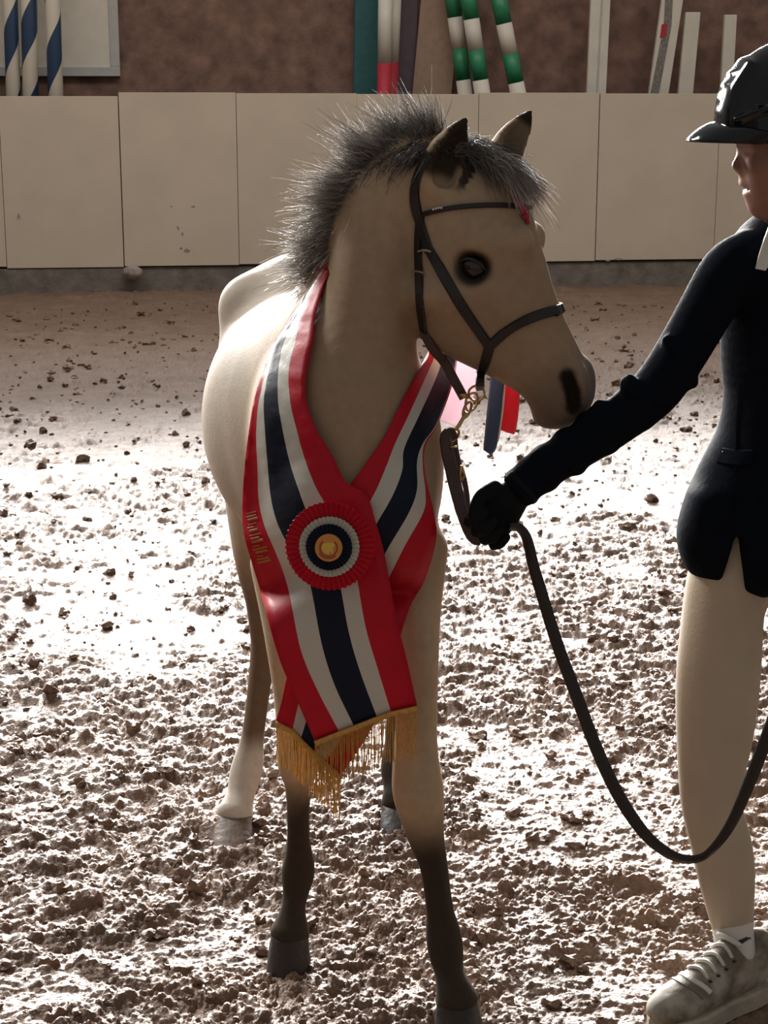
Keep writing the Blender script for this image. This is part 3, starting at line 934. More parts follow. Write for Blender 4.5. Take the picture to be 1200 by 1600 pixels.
n = 4200
ncl = 90
s, ci = clumped(n, ncl, 0, .012)
cdir = rng.normal(0, .22, (ncl, 3)); clen = .65 + .6 * rng.random(ncl); clat = rng.normal(0, .022, ncl)
root = along([H(706, 236, .004), H(722, 230, .010), H(748, 233, .012), H(778, 250, .004), H(792, 268, .0)], s) + HL * (clat[ci] + rng.normal(0, .006, n))[:, None] + rng.normal(0, .004, (n, 3)) - np.array([0, 0, .004])
out = np.stack([.25 + .35 * s, -.25 + 0 * s, .62 - .50 * s], -1) + cdir[ci] + rng.normal(0, .10, (n, 3))
out /= np.linalg.norm(out, axis=1)[:, None]
drp = np.stack([.18 + .15 * s, -.15 + 0 * s, -.75 - .45 * s], -1) + .4 * cdir[ci]
tone = np.clip(1.25 * s - .35 + rng.normal(0, .15, n), 0, 1)[:, None]
hi = np.array([.50, .44, .38])
fl = strands('forelock', root, out, (.034 + .026 * rng.random(n)) * clen[ci], drp, M_HAIR, foal, shades=lo * .8 + (hi - lo) * tone * .5, tips=lo + (hi - lo) * tone, curl=.006, width=.0010)
fl['label'] = 'fluffy dark forelock with pale ends'
n = 900
root = along([W3(-.165, 3.80, 1.12), W3(-.172, 3.85, 1.0)], rng.random(n)) + rng.normal(0, .012, (n, 3))
out = np.tile([0, .5, -.6], (n, 1)) + rng.normal(0, .15, (n, 3))
sh = np.array([.05, .04, .035]) * (.5 + rng.random(n))[:, None]
strands('tail', root, out, .22 + .2 * rng.random(n), np.tile([0, -.3, -.8], (n, 1)), M_HAIR, foal, shades=sh, width=.002, curl=.02)

# ------------------------------------------------------------------ sash
M_SRED = mat('sash_red', (.47, .006, .020), rough=.48, spec=.2, bump=.10, bscale=35, noise=.1)
M_SWHITE = mat('sash_white', (.54, .52, .46), rough=.42, spec=.3, bump=.10, bscale=35)
M_SNAVY = mat('sash_navy', (.003, .007, .021), rough=.5, spec=.2, bump=.10, bscale=35)
M_GOLD = mat('gold_fringe', (.52, .27, .05), rough=.42, spec=.6, noise=.3, nscale=200)
M_GOLDP = mat('gold_print', (.42, .16, .035), rough=.45, spec=.4)

def ribbon(name, rows, parent, offs=.008, nsub=6, m=3, depth=None, thick=.0018, wr=.0025, seed=0, mats=None, stripes=5):
    """cloth strip: each row lists its stripe boundaries in the photo; laid on the foal's surface
    where it touches it, at the given depth Y (per row) where it hangs free"""
    R = np.array([[c for pt in r for c in pt[:2]] for r in rows], float)
    D = np.array([np.nan if depth is None or depth[i] is None else depth[i] for i in range(len(rows))])
    q = catmull(R, nsub)
    ti = np.linspace(0, len(rows) - 1, len(q))
    nc = stripes * m + 1
    g = np.zeros((len(q), nc, 2))
    for k in range(stripes):
        for j in range(m):
            f_ = j / m
            g[:, k * m + j] = q[:, 2 * k:2 * k + 2] * (1 - f_) + q[:, 2 * k + 2:2 * k + 4] * f_
    g[:, -1] = q[:, -2:]
    t = np.full(g.shape[:2], np.nan); lim = np.full(g.shape[:2], np.inf)
    for i in range(len(q)):
        a = int(math.floor(ti[i])); b = min(a + 1, len(rows) - 1); f_ = ti[i] - a
        da, db = D[a], D[b]
        dep = None
        if not np.isnan(da) and not np.isnan(db): dep = da * (1 - f_) + db * f_
        elif f_ == 0 and not np.isnan(da): dep = da
        for j in range(nc):
            px, py = g[i, j]
            d = ray(px, py)
            if dep is not None:
                t[i, j] = dep / d[1]
            else:
                h, _ = on_foal(px, py)
                if h is not None and h[1] < 3.35:
                    t[i, j] = h[1] / d[1] - offs; lim[i, j] = t[i, j]
    # the cloth bridges hollows instead of dropping back to a far surface
    mid_ = nc // 2 if seed != 8 else int(nc * .6)
    for i in range(len(q)):
        for rng_, st in ((range(mid_ - 1, -1, -1), 1), (range(mid_ + 1, nc), -1)):
            for j in rng_:
                if np.isnan(t[i, j]) or np.isnan(t[i, j + st]): continue
                cap = t[i, j + st] + 1.3 * .0011 * np.linalg.norm(g[i, j] - g[i, j + st]) + .002
                if t[i, j] > cap: t[i, j] = cap; lim[i, j] = np.inf
    # fill the free spots from their neighbours and relax
    known = ~np.isnan(t)
    if not known.all():
        ii, jj = np.nonzero(known); mi, mj = np.nonzero(~known)
        for a, b in zip(mi, mj):
            w = np.argmin((ii - a) ** 2 * 1.5 + (jj - b) ** 2)
            t[a, b] = t[ii[w], jj[w]] + .004 * min(4, abs(jj[w] - b))
    for it in range(14):
        u = np.pad(t, 1, mode='edge')
        s_ = (u[:-2, 1:-1] + u[2:, 1:-1] + u[1:-1, :-2] + u[1:-1, 2:]) / 4
        t = np.minimum(.4 * t + .6 * s_, lim)
    ii, jj = np.meshgrid(np.arange(len(q)), np.arange(nc), indexing='ij')
    t = t - wr * (fbm(ii * .23, jj * .35, 90 + seed, 3) + .5) - wr * .9 * np.abs(fbm(ii * .55 + jj * .18, jj * .12 - ii * .06, 190 + seed, 3)) * 2
    V = np.zeros((len(q), nc, 3))
    for i in range(len(q)):
        for j in range(nc):
            V[i, j] = CAMV + ray(*g[i, j]) * t[i, j]
    id_ = np.arange(len(q) * nc).reshape(len(q), nc)
    F = np.stack([id_[:-1, :-1], id_[1:, :-1], id_[1:, 1:], id_[:-1, 1:]], -1).reshape(-1, 4)
    fm = np.tile(np.arange(nc - 1) // m, len(q) - 1)
    o = link_mesh(name, V.reshape(-1, 3), F, None, parent, True, mats=mats or [M_SRED, M_SWHITE, M_SNAVY, M_SWHITE, M_SRED], fmat=fm)
    md = o.modifiers.new('thickness', 'SOLIDIFY'); md.thickness = thick; md.offset = 0
    return o, V

sash = empty('sash', tuple(P(520, 850, 2.62)), label='red, white and navy satin sash with gold fringe draped over the foal', cat='sash')
right_rows = [
    [(676, 538), (686, 542), (695, 548), (712, 560), (713, 561), (714, 562)],
    [(657, 573), (669, 580), (682, 588), (705, 598), (706, 599), (707, 600)],
    [(626, 632), (641, 642), (654, 650), (681, 662), (682, 663), (683, 664)],
    [(604, 676), (617, 693), (631, 701), (660, 693), (662, 695), (664, 697)],
    [(580, 712), (604, 727), (628, 735), (651, 722), (660, 732), (663, 735)],
    [(562, 737), (588, 765), (613, 775), (651, 765), (664, 768), (670, 768)],
    [(545, 762), (570, 799), (588, 819), (638, 802), (661, 800), (679, 808)],
    [(530, 800), (556, 838), (572, 852), (608, 853), (632, 853), (681, 845)],
    [(518, 840), (540, 872), (556, 886), (593, 882), (603, 912), (664, 905)],
    [(503, 880), (525, 910), (540, 922), (570, 925), (590, 940), (640, 950)],
    [(470, 970), (495, 990), (510, 1000), (545, 1010), (565, 1018), (618, 1020)],
    [(450, 1050), (474, 1058), (496, 1066), (535, 1080), (556, 1090), (598, 1096)],
    [(440, 1096), (467, 1096), (484, 1108), (518, 1130), (540, 1142), (574, 1150)],
    [(431, 1127), (457, 1140), (470, 1154), (494, 1178), (508, 1190), (532, 1212)]]
o, VR = ribbon('strap', right_rows, sash, offs=.009, depth=[2.93, None, None, None, None, None, None, None, None, 2.615, 2.62, 2.62, 2.62, 2.62], seed=3)
left_rows = [
    [(504, 417), (505, 418), (506, 418), (507, 418), (508, 419), (514, 420)],
    [(481, 452), (482, 452), (483, 453), (484, 453), (487, 454), (503, 455)],
    [(458, 492), (460, 493), (462, 494), (465, 495), (470, 496), (492, 494)],
    [(428, 538), (431, 535), (434, 533), (446, 530), (463, 529), (488, 531)],
    [(409, 584), (417, 580), (421, 578), (436, 576), (452, 577), (478, 582)],
    [(397, 628), (405, 627), (413, 626), (435, 626), (454, 627), (479, 630)],
    [(388, 682), (401, 680), (415, 678), (443, 676), (465, 675), (495, 672)],
    [(382, 736), (403, 731), (419, 729), (454, 725), (478, 721), (520, 713)],
    [(379, 790), (405, 782), (424, 778), (468, 768), (494, 762), (540, 752)],
    [(381, 832), (414, 822), (434, 817), (480, 801), (510, 790), (572, 772)],
    [(391, 870), (430, 860), (452, 853), (494, 837), (528, 825), (586, 812)],
    [(402, 906), (443, 893), (472, 883), (512, 867), (546, 857), (596, 846)],
    [(413, 946), (453, 930), (486, 918), (529, 903), (556, 894), (604, 882)],
    [(436, 1028), (470, 1015), (502, 1003), (545, 988), (571, 978), (619, 964)],
    [(463, 1092), (496, 1078), (522, 1068), (564, 1053), (590, 1044), (636, 1032)],
    [(492, 1158), (530, 1143), (553, 1134), (589, 1120), (611, 1112), (652, 1103)]]
o, VL = ribbon('strap', left_rows, sash, offs=.020, depth=[2.985, None, None, None, None, None, None, None, None, None, None, None, 2.595, 2.59, 2.59, 2.59], seed=8, wr=.0065)
# part of the loop that runs behind the neck over the withers
p0 = VL[0].mean(0); p1 = VR[0].mean(0)
bk = catmull([p0, (p0 + [.03, .035, .02]), W3(-.06, 3.045, 1.275), W3(-.005, 3.0, 1.25), (p1 + [-.015, .03, .03]), p1], 8)
v, f_ = band(bk, np.array([unit([0, .5, 1.0])] * len(bk)), .045, .003)
link_mesh('neck_band', v, f_, M_SRED, sash, True)

def fringe(edge, length, name):
    """gold braid with hanging threads along a bottom edge (world points)"""
    e = catmull(edge, 3)
    L = np.linalg.norm(np.diff(e, axis=0), axis=1); S = np.r_[0, np.cumsum(L)]
    at = lambda s: np.array([np.interp(s, S, e[:, k]) for k in range(3)])
    parts = []
    nn = int(S[-1] / .0021)
    for i in range(nn):
        p = at(S[-1] * (i + .5) / nn)
        ln = length * (.86 + .2 * random.random())
        sway = random.uniform(-.006, .006); sw2 = random.uniform(-.004, .006)
        pts = [p + np.array([sway * t * t, -.002 + sw2 * t, -ln * t]) for t in (0, .33, .66, 1)]
        parts.append(tube(pts, .00075, 4, False))
    v, f_ = merge(*parts)
    o = link_mesh(name, v, f_, M_GOLD, sash, True); o['kind'] = 'stuff'; o['label'] = 'gold thread fringe'
    v, f_ = band(np.array(e) + [0, -.003, -.003], [unit([0, -1, 0])] * len(e), .010, .003)
    link_mesh('braid', v, f_, M_GOLD, sash, True)
fringe(VL[-1], .088, 'fringe')
fringe(VR[-1], .082, 'fringe')
# worn gold print across the outer red stripe: rubbed strokes, no longer readable
def on_grid(V, r, c):
    r = np.clip(r, 0, V.shape[0] - 1.001); c = np.clip(c, 0, V.shape[1] - 1.001)
    i, j = int(r), int(c); a, b = r - i, c - j
    return (V[i, j] * (1 - a) + V[i + 1, j] * a) * (1 - b) + (V[i, j + 1] * (1 - a) + V[i + 1, j + 1] * a) * b
strokes = []
r0 = 50.0
for i_ in range(15):
    c0 = .55 + .3 * random.random(); c1 = 2.35 - .5 * random.random()
    if i_ in (4, 9, 12): c1 = 1.5
    pts = [on_grid(VL, r0 + .12 * u, c0 + (c1 - c0) * u) for u in (0, .5, 1)]
    strokes.append(band(np.array(pts) + np.array([0, -.0018, .0004]), [unit([-.25, -1, .1])] * 3, .0022 + .001 * (i_ % 3), .0006))
    r0 += .78 + .25 * (i_ % 3 == 2)
v, f_ = merge(*strokes)
link_mesh('gold_print', v, f_, M_GOLDP, sash)

# ------------------------------------------------------------------ rosette on the crossing
rc = P(516, 852, 2.565)
ros = empty('rosette', tuple(rc), label='round pleated red, white and navy rosette with gold centre on the sash', cat='rosette')
ax = unit(np.array([-.06, -1, .12])); sx = unit(np.cross([0, 0, 1], ax)); sy = np.cross(ax, sx)
rp = mpp(rc)
def pleated(name, r0, r1, nple, depth, amp, m, seg_r=4, lab=None):
    V, F = [], []; na = nple * 4
    for i in range(seg_r + 1):
        r = r0 + (r1 - r0) * i / seg_r
        for k in range(na):
            a = 2 * math.pi * k / na
            zz = depth + amp * [0, 1, .15, -.85][k % 4] * (.35 + .65 * i / seg_r) + .0015 * math.sin(a * 3) * i / seg_r
            rr = r * (1 + (.018 * math.sin(k * 1.7) if i == seg_r else 0))
            V.append(rc + (sx * math.cos(a) + sy * math.sin(a)) * rr * rp + ax * zz)
    for i in range(seg_r):
        for k in range(na):
            k2 = (k + 1) % na
            F.append((i * na + k, (i + 1) * na + k, (i + 1) * na + k2, i * na + k2))
    o = link_mesh(name, V, F, m, ros)
    md = o.modifiers.new('thickness', 'SOLIDIFY'); md.thickness = .0012
    return o
pleated('red_ruffle', 30, 69, 46, .010, .0022, M_SRED)
pleated('white_ruffle', 20, 47, 40, .017, .0024, M_SWHITE)
pleated('navy_ruffle', 10, 36, 34, .022, .0014, M_SNAVY)
V, F = [], []
prof = [(0, .0305), (14, .0305), (17, .0305), (18.5, .032), (20.5, .032), (21.5, .0295), (21.5, .014), (0, .014)]
seg = 40
for r, z in prof:
    for k in range(seg):
        a = 2 * math.pi * k / seg; V.append(rc + (sx * math.cos(a) + sy * math.sin(a)) * r * rp + ax * z)
for i in range(len(prof) - 1):
    for k in range(seg): F.append((i * seg + k, (i + 1) * seg + k, (i + 1) * seg + (k + 1) % seg, i * seg + (k + 1) % seg))
M_BUTTON = mat('gold_button', (.62, .27, .06), rough=.35, spec=.6, metal=.25)
btn = link_mesh('button', V, F, M_BUTTON, ros, True)
M_EMB = mat('emblem_red', (.36, .05, .02), rough=.4); M_EMBY = mat('emblem_yellow', (.72, .47, .07), rough=.35, metal=.2)
# dark red ring, then the yellow animal shape with arched back and legs, in low relief
ring = []
for k in range(33):
    a = math.radians(-230 + 275 * k / 32); ring.append(rc + (sx * math.cos(a) + sy * math.sin(a)) * 13.2 * rp + ax * .0306)
v, f_ = band(ring, [ax] * len(ring), 2.6 * rp, .0007); link_mesh('emblem_ring', v, f_, M_EMB, btn)
arc = []
for k in range(14):
    a = math.radians(-150 + 105 * k / 13); arc.append(rc + (sx * math.cos(a) + sy * math.sin(a)) * 16.5 * rp + ax * .0306)
v, f_ = band(arc, [ax] * len(arc), 2.4 * rp, .0007); link_mesh('emblem_lettering', v, f_, M_EMB, btn)
shape = [(-10, 6), (-6, 9), (2, 8.5), (8, 7), (11, 2), (9.5, -4), (6, -8.5), (2, -9.5), (-1, -9), (-2, -6), (-4, -5), (-5, -8), (-3, -9.5), (-6.5, -8.5), (-7.5, -3), (-7, 1), (-9.5, 3)]
V = [rc + (-sx * x + sy * y) * rp + ax * z for z in (.0316, .030) for x, y in shape]
k = len(shape)
link_mesh('emblem', V, [tuple(range(k - 1, -1, -1)), tuple(range(k, 2 * k))] + [(i, (i + 1) % k, k + (i + 1) % k, k + i) for i in range(k)], M_EMBY, btn)

# ------------------------------------------------------------------ halter
M_LEATHER = mat('dark_leather', (.013, .010, .010), rough=.42, spec=.5, noise=.2, nscale=40, bump=.15, bscale=120)
M_BLEATHER = mat('brown_leather', (.060, .026, .018), rough=.45, spec=.5, noise=.25, nscale=30, bump=.15, bscale=120)
M_BRASS = mat('brass', (.55, .40, .17), rough=.28, metal=1.0)
M_SILVER = mat('silver', (.75, .73, .70), rough=.2, metal=1.0)
M_BOW = mat('red_bow', (.42, .012, .04), rough=.5, sheen=.3)
halter = empty('halter', tuple(H(765, 540, .07)), label='dark leather halter with brass ring on the foal head', cat='halter')
def head_path(pxs, n=7, off=.002):
    q = catmull(pxs, n); pts, nrm = [], []
    for x, y in q:
        h, nn = on_foal(x, y)
        if h is None or h[1] > 2.95:
            h, nn = near_foal(H(x, y, .03))
        pts.append(h + nn * off); nrm.append(nn)
    pts = np.array(pts); nrm = np.array(nrm)
    for it in range(3):
        pts[1:-1] = .5 * pts[1:-1] + .25 * (pts[:-2] + pts[2:]); nrm[1:-1] = .5 * nrm[1:-1] + .25 * (nrm[:-2] + nrm[2:])
    return pts, nrm
def head_strap(name, pxs, wpx, m=M_LEATHER, both=True, thick=.004):
    pts, nrm = head_path(pxs)
    v, f_ = band(pts, nrm, wpx * .00108, thick)
    o = link_mesh(name, v, f_, m, halter)
    if both:
        pm = np.array([mirror(p) for p in pts]); nm = np.array([n_ - 2 * np.dot(n_, HL) * HL for n_ in nrm])
        v, f_ = band(pm, nm, wpx * .00108, thick)
        link_mesh(name, v, f_, m, halter)
    return pts, nrm
head_strap('crown_strap', [(672, 240), (658, 266), (649, 295), (650, 325), (660, 355), (672, 392)], 17)
head_strap('cheek_strap', [(666, 380), (690, 424), (716, 470), (742, 508), (766, 542)], 17)
head_strap('noseband', [(766, 540), (790, 518), (815, 503), (845, 491), (872, 484), (879, 482)], 16)
cp, _ = head_strap('chin_strap', [(766, 536), (760, 560), (754, 580), (751, 590)], 16)
tp, tn = head_strap('throat_strap', [(658, 335), (655, 380), (656, 430), (658, 480), (664, 518)], 15)
head_strap('browband', [(664, 334), (690, 328), (722, 323), (760, 321), (795, 322), (822, 326)], 8)
ring_c = H(744, 613)
# free ends of the throat and chin straps down to the ring
pts = catmull([tp[-1], P(676, 545, tp[-1][1] - .005), P(694, 566, 2.80), P(712, 598, 2.795), P(725, 622, 2.795)], 6)
v, f_ = band(pts, [unit([-.2, -1, .2])] * len(pts), .0165, .004); link_mesh('throat_strap', v, f_, M_BLEATHER, halter)
pts = catmull([cp[-1], P(750, 598, 2.76), P(750, 607, 2.775)], 5)
v, f_ = band(pts, [unit([0, -1, 0])] * len(pts), .015, .004); link_mesh('chin_strap', v, f_, M_LEATHER, halter)
for (a, b) in (((718, 617), (733, 620)), ((744, 602), (757, 604))):
    pa, pb = P(*a, 2.785), P(*b, 2.785); v, f_ = tube([pa, (pa + pb) / 2, pb], .0042, 10); link_mesh('strap_end', v, f_, M_BRASS, halter, True)
rg = [ring_c + np.array([0, -.012, 0]) + np.array([math.cos(a) * .0135, .004 * math.sin(a), math.sin(a) * .0125]) for a in np.linspace(0, 2 * math.pi, 25)]
v, f_ = tube(rg, .0022, 8, False); link_mesh('ring', v, f_, M_BRASS, halter, True)
for (x, y) in ((668, 391), (655, 428)):
    pts, nrm = head_path([(x - 10, y + 2), (x, y - 1), (x + 10, y + 2)], 4, .006)
    v, f_ = band(pts, nrm, .004, .002); link_mesh('keeper', v, f_, M_SILVER, halter)
for i, (x, y) in enumerate(((680, 327), (684, 326), (688, 325), (692, 325))):
    h, nn = on_foal(x, y); v = IV * .0026 + (h + nn * .006); fast_mesh('crystal', v, IF, M_SILVER, halter)
# rolled red bow on the brow
bow = empty('bow', tuple(H(814, 322, .02)), label='small red ribbon bow on the foal brow', cat='bow')
for k, (x, y, s_) in enumerate(((805, 306, .006), (809, 316, .0075), (814, 325, .008), (818, 335, .007), (822, 343, .005))):
    h, nn = on_foal(x, y + 5)
    c = h + nn * s_ * .7 if h is not None and h[1] < 3 else H(x, y, .012)
    v = IV * s_ * np.array([1.0, 1.3, 1.0]) * (1 + .25 * (rng.random(len(IV))[:, None] - .5)) + c
    fast_mesh('fold', v, IF, M_BOW, bow)

# show ribbons hanging from the far side of the halter
M_RWHITE = mat('ribbon_pale', (.66, .55, .56), rough=.4, sheen=.3)
M_RNAVY = mat('ribbon_navy', (.05, .075, .13), rough=.4, sheen=.2)
M_RRED = mat('ribbon_red', (.50, .014, .04), rough=.4, sheen=.2)
def translucent(m, color, fac):
    nt = m.node_tree; b = nt.nodes['Principled BSDF']; out = nt.nodes['Material Output']
    tr = nt.nodes.new('ShaderNodeBsdfTranslucent'); tr.inputs[0].default_value = (*color, 1)
    mx = nt.nodes.new('ShaderNodeMixShader'); mx.inputs[0].default_value = fac
    nt.links.new(b.outputs[0], mx.inputs[1]); nt.links.new(tr.outputs[0], mx.inputs[2]); nt.links.new(mx.outputs[0], out.inputs[0])
translucent(M_RWHITE, (.80, .64, .70), .5); translucent(M_RNAVY, (.05, .08, .13), .35); translucent(M_RRED, (.60, .02, .05), .25)
rib = empty('halter_rosette', tuple(H(765, 545, -.09)), label='pale, navy and red show ribbons hanging behind the foal jaw', cat='ribbons')
fc = H(765, 540, -.085)
V, F = [], []; na = 72
for i, (r, z) in enumerate(((.0, .012), (.018, .012), (.020, .006), (.042, .004))):
    for k in range(na):
        a = 2 * math.pi * k / na; V.append(fc - HL * (z + (.003 * (k % 2) if i == 3 else 0)) + (np.array([math.cos(HEAD_YAW), -math.sin(HEAD_YAW), 0]) * math.cos(a) + np.array([0, 0, 1]) * math.sin(a)) * r)
for i in range(3):
    for k in range(na): F.append((i * na + k, (i + 1) * na + k, (i + 1) * na + (k + 1) % na, i * na + (k + 1) % na))
link_mesh('ruffle', V, F, M_RRED, rib, True)
def tail_ribbon(name, rows, Y, m, wr=.006, seed=0):
    q = catmull(np.array(rows, float), 5); V = []
    for i, (a, b, c, d) in enumerate(q):
        for j in range(7):
            u = j / 6; x = a + (c - a) * u; y = b + (d - b) * u
            V.append(P(x, y, Y + wr * math.sin(u * 4 + seed + i * .12)))
    F = [(i * 7 + j, (i + 1) * 7 + j, (i + 1) * 7 + j + 1, i * 7 + j + 1) for i in range(len(q) - 1) for j in range(6)]
    o = link_mesh(name, V, F, m, rib, True); md = o.modifiers.new('t', 'SOLIDIFY'); md.thickness = .0015
tail_ribbon('ribbon_tail', [(722, 530, 775, 545), (704, 565, 757, 575), (690, 605, 742, 615), (676, 640, 728, 652), (672, 652, 716, 668)], 2.93, M_RWHITE)
tail_ribbon('ribbon_tail', [(766, 545, 790, 548), (766, 590, 788, 594), (761, 640, 785, 645), (756, 690, 776, 698), (755, 703, 767, 711)], 2.94, M_RNAVY, .003, 1)
tail_ribbon('ribbon_tail', [(784, 545, 808, 548), (785, 600, 812, 606), (782, 640, 810, 648), (779, 667, 806, 672), (779, 671, 803, 679)], 2.945, M_RRED, .004, 2)
tail_ribbon('ribbon_edge', [(787, 590, 790, 590), (785, 630, 788, 630), (780, 670, 783, 670), (777, 690, 779, 690)], 2.9385, M_SWHITE, .0, 0)

# ------------------------------------------------------------------ lead rein
lead = empty('lead_rein', tuple(P(720, 740, 2.74)), label='dark leather lead rein with brass snap, held by the handler', cat='lead rein')
def brass(path, r, nm): v, f_ = tube(path, r, 8); return link_mesh(nm, v, f_, M_BRASS, lead, True)
def link_loop(px, py, Y, lx, ly, ang, r, nm):
    c = P(px, py, Y); ca, sa = math.cos(ang), math.sin(ang); s_ = mpp(c); pts = []
    for a in np.linspace(0, 2 * math.pi, 21):
        x = math.cos(a) * lx; y = math.sin(a) * ly
        pts.append(c + np.array([(x * ca - y * sa) * s_, .002 * math.cos(2 * a), -(x * sa + y * ca) * s_]))
    v, f_ = tube(pts, r, 8, False); return link_mesh(nm, v, f_, M_BRASS, lead, True)
link_loop(737, 628, 2.785, 9, 15, .3, .0022, 'swivel')
link_loop(730, 640, 2.782, 5, 13, .35, .0024, 'snap')
brass(catmull([P(729, 644, 2.78), P(721, 658, 2.78), P(712, 672, 2.775)], 5), .0034, 'snap_shank')
link_loop(709, 680, 2.772, 7, 11, .5, .0021, 'snap_eye')
def strap(pxs, wpx, m, nm, nrm=(0, -1, .1), thick=.0045):
    pts = catmull([P(*p) for p in pxs], 8)
    v, f_ = band(pts, [unit(nrm)] * len(pts), np.interp(np.linspace(0, 1, len(pts)), np.linspace(0, 1, len(wpx)), wpx) * .00107, thick)
    return link_mesh(nm, v, f_, m, lead)
strap([(711, 684, 2.775), (703, 674, 2.765), (696, 682, 2.76), (698, 700, 2.755), (706, 735, 2.745), (714, 770, 2.725), (724, 805, 2.705), (738, 838, 2.695), (752, 845, 2.695)], [12, 14, 18, 21, 21, 20, 19, 18], M_BLEATHER, 'rein_strap')
strap([(711, 686, 2.776), (712, 700, 2.772), (716, 720, 2.768), (724, 745, 2.758), (729, 770, 2.745), (731, 795, 2.725), (734, 815, 2.712)], [8, 9, 9, 9, 9, 9], M_BLEATHER, 'rein_strap')
brass([P(721, 727, 2.742), P(719, 742, 2.742), P(718, 756, 2.742)], .0026, 'buckle'); brass([P(722, 727, 2.742), P(726, 742, 2.745), P(719, 756, 2.742)], .0018, 'buckle_tongue')
brass([P(702, 699, 2.748), P(708, 698, 2.748), P(714, 698, 2.75)], .002, 'keeper')
loop = [(795, 822, 2.665), (812, 824, 2.665), (824, 842, 2.663), (834, 885, 2.655), (850, 940, 2.645), (872, 1010, 2.63), (900, 1085, 2.61), (930, 1165, 2.59), (965, 1240, 2.57), (1005, 1300, 2.555),
        (1045, 1333, 2.545), (1080, 1342, 2.54), (1108, 1330, 2.54), (1140, 1290, 2.535), (1170, 1225, 2.53), (1195, 1160, 2.53), (1225, 1080, 2.535), (1262, 980, 2.54), (1300, 880, 2.55)]
pts = catmull([P(*p) for p in loop], 6)
# the flat strap twists along its length
tw = np.interp(np.linspace(0, 1, len(pts)), [0, .08, .2, .45, .58, .66, .8, 1], [1.1, .9, .5, .25, .9, 1.15, .35, .3])
N_ = []
T_ = np.gradient(pts, axis=0)
for i in range(len(pts)):
    t = unit(T_[i]); vdir = unit(CAMV - pts[i]); vdir = unit(vdir - t * np.dot(vdir, t)); s_ = np.cross(t, vdir)
    N_.append(vdir * math.cos(tw[i]) + s_ * math.sin(tw[i]))
v, f_ = band(pts, N_, .0225, .004)
link_mesh('rein_strap', v, f_, M_LEATHER, lead, True)

# ================================================================== handler
M_JACKET = mat('navy_jacket', (.005, .007, .012), rough=.85, spec=.04, noise=.2, nscale=40, bump=.25, bscale=90, bdist=.004)
M_GLOVE = mat('black_glove', (.007, .008, .009), rough=.8, spec=.12, noise=.2, bump=.4, bscale=120, bdist=.003)
M_BREECH = mat('beige_breeches', (.50, .42, .315), rough=.75, spec=.25, noise=.06, nscale=14, bump=.2, bscale=160, sheen=.06, bdist=.003)
M_SKIN = mat('skin', (.25, .125, .09), rough=.42, spec=.4, noise=.05, bump=.05, bscale=120)
M_SOCK = mat('white_sock', (.70, .68, .64), rough=.8, spec=.2, bump=.3, bscale=200, bdist=.002)
M_SHOE = mat('muddy_shoe', (.40, .375, .32), rough=.65, spec=.2, color2=(.17, .145, .11), nscale=22, bump=.35, bscale=60, bdist=.004)
M_SOLE = mat('shoe_sole', (.40, .36, .29), rough=.7, noise=.3, nscale=30)
M_LACE = mat('shoe_lace', (.62, .60, .55), rough=.7)
M_HELMET = mat('helmet_black', (.004, .006, .010), rough=.10, spec=.35, coat=.12)
M_SHIRT = mat('white_shirt', (.68, .67, .60), rough=.7)
M_HAIRP = mat('brown_hair', (.06, .035, .02), rough=.5, noise=.3, nscale=40)
M_MARK = mat('sock_mark', (.02, .02, .03), rough=.6)

person = empty('person', tuple(ground(1160, 1545)), label='person in navy jacket, helmet and beige breeches leading the foal', cat='person')
FY = 2.79                                               # depth of the face profile plane
def Q(px, py, lat=0.0): return P(px, py, FY) + np.array([0, -lat, 0])

def px_limb(f, rows, k=.02, side=None): f.limb(px_rows(rows), k, side)

ARM_R = [(1172, 405, 2.80, 46, .050), (1138, 428, 2.78, 46, .050), (1100, 490, 2.77, 43, .046), (1062, 555, 2.755, 41, .044), (1022, 612, 2.74, 40, .043), (965, 658, 2.725, 37, .041),
         (905, 698, 2.71, 34, .037), (850, 733, 2.70, 30, .033), (812, 764, 2.692, 26, .029)]
ARM_L = [(1292, 400, 2.95, 46, .050), (1330, 430, 2.95, 46, .050), (1352, 520, 2.93, 42, .046), (1365, 620, 2.90, 40, .044), (1362, 680, 2.86, 38, .042), (1345, 760, 2.78, 34, .037), (1322, 850, 2.68, 28, .030)]
LEG_R = [(1150, 850, 2.82, 60, .075), (1137, 905, 2.81, 62, .078), (1129, 965, 2.80, 63, .080), (1122, 1060, 2.775, 65, .074), (1117, 1140, 2.755, 60, .068), (1112, 1205, 2.74, 52, .060), (1112, 1258, 2.735, 47, .055),
         (1127, 1320, 2.73, 47, .056), (1134, 1362, 2.725, 45, .054), (1140, 1410, 2.715, 38, .046), (1145, 1450, 2.705, 32, .038)]
LEG_L = [(1258, 850, 2.92, 60, .075), (1268, 905, 2.92, 62, .078), (1275, 965, 2.925, 62, .080), (1286, 1060, 2.93, 62, .074), (1294, 1130, 2.94, 56, .066), (1299, 1190, 2.945, 49, .058), (1303, 1240, 2.95, 45, .054),
         (1310, 1300, 2.96, 44, .055), (1314, 1340, 2.96, 41, .050), (1318, 1390, 2.955, 33, .042), (1321, 1425, 2.95, 28, .034)]
TORSO_P = [(1228, 385, 2.86, 84, .075), (1228, 430, 2.86, 98, .095), (1226, 500, 2.86, 100, .105), (1222, 570, 2.86, 94, .102), (1216, 640, 2.855, 80, .092), (1212, 700, 2.855, 84, .096), (1206, 780, 2.86, 98, .105), (1204, 850, 2.865, 104, .108)]

def shrink(rows, k): return [(x, y, Y, w * k, d * k) for x, y, Y, w, d in rows]

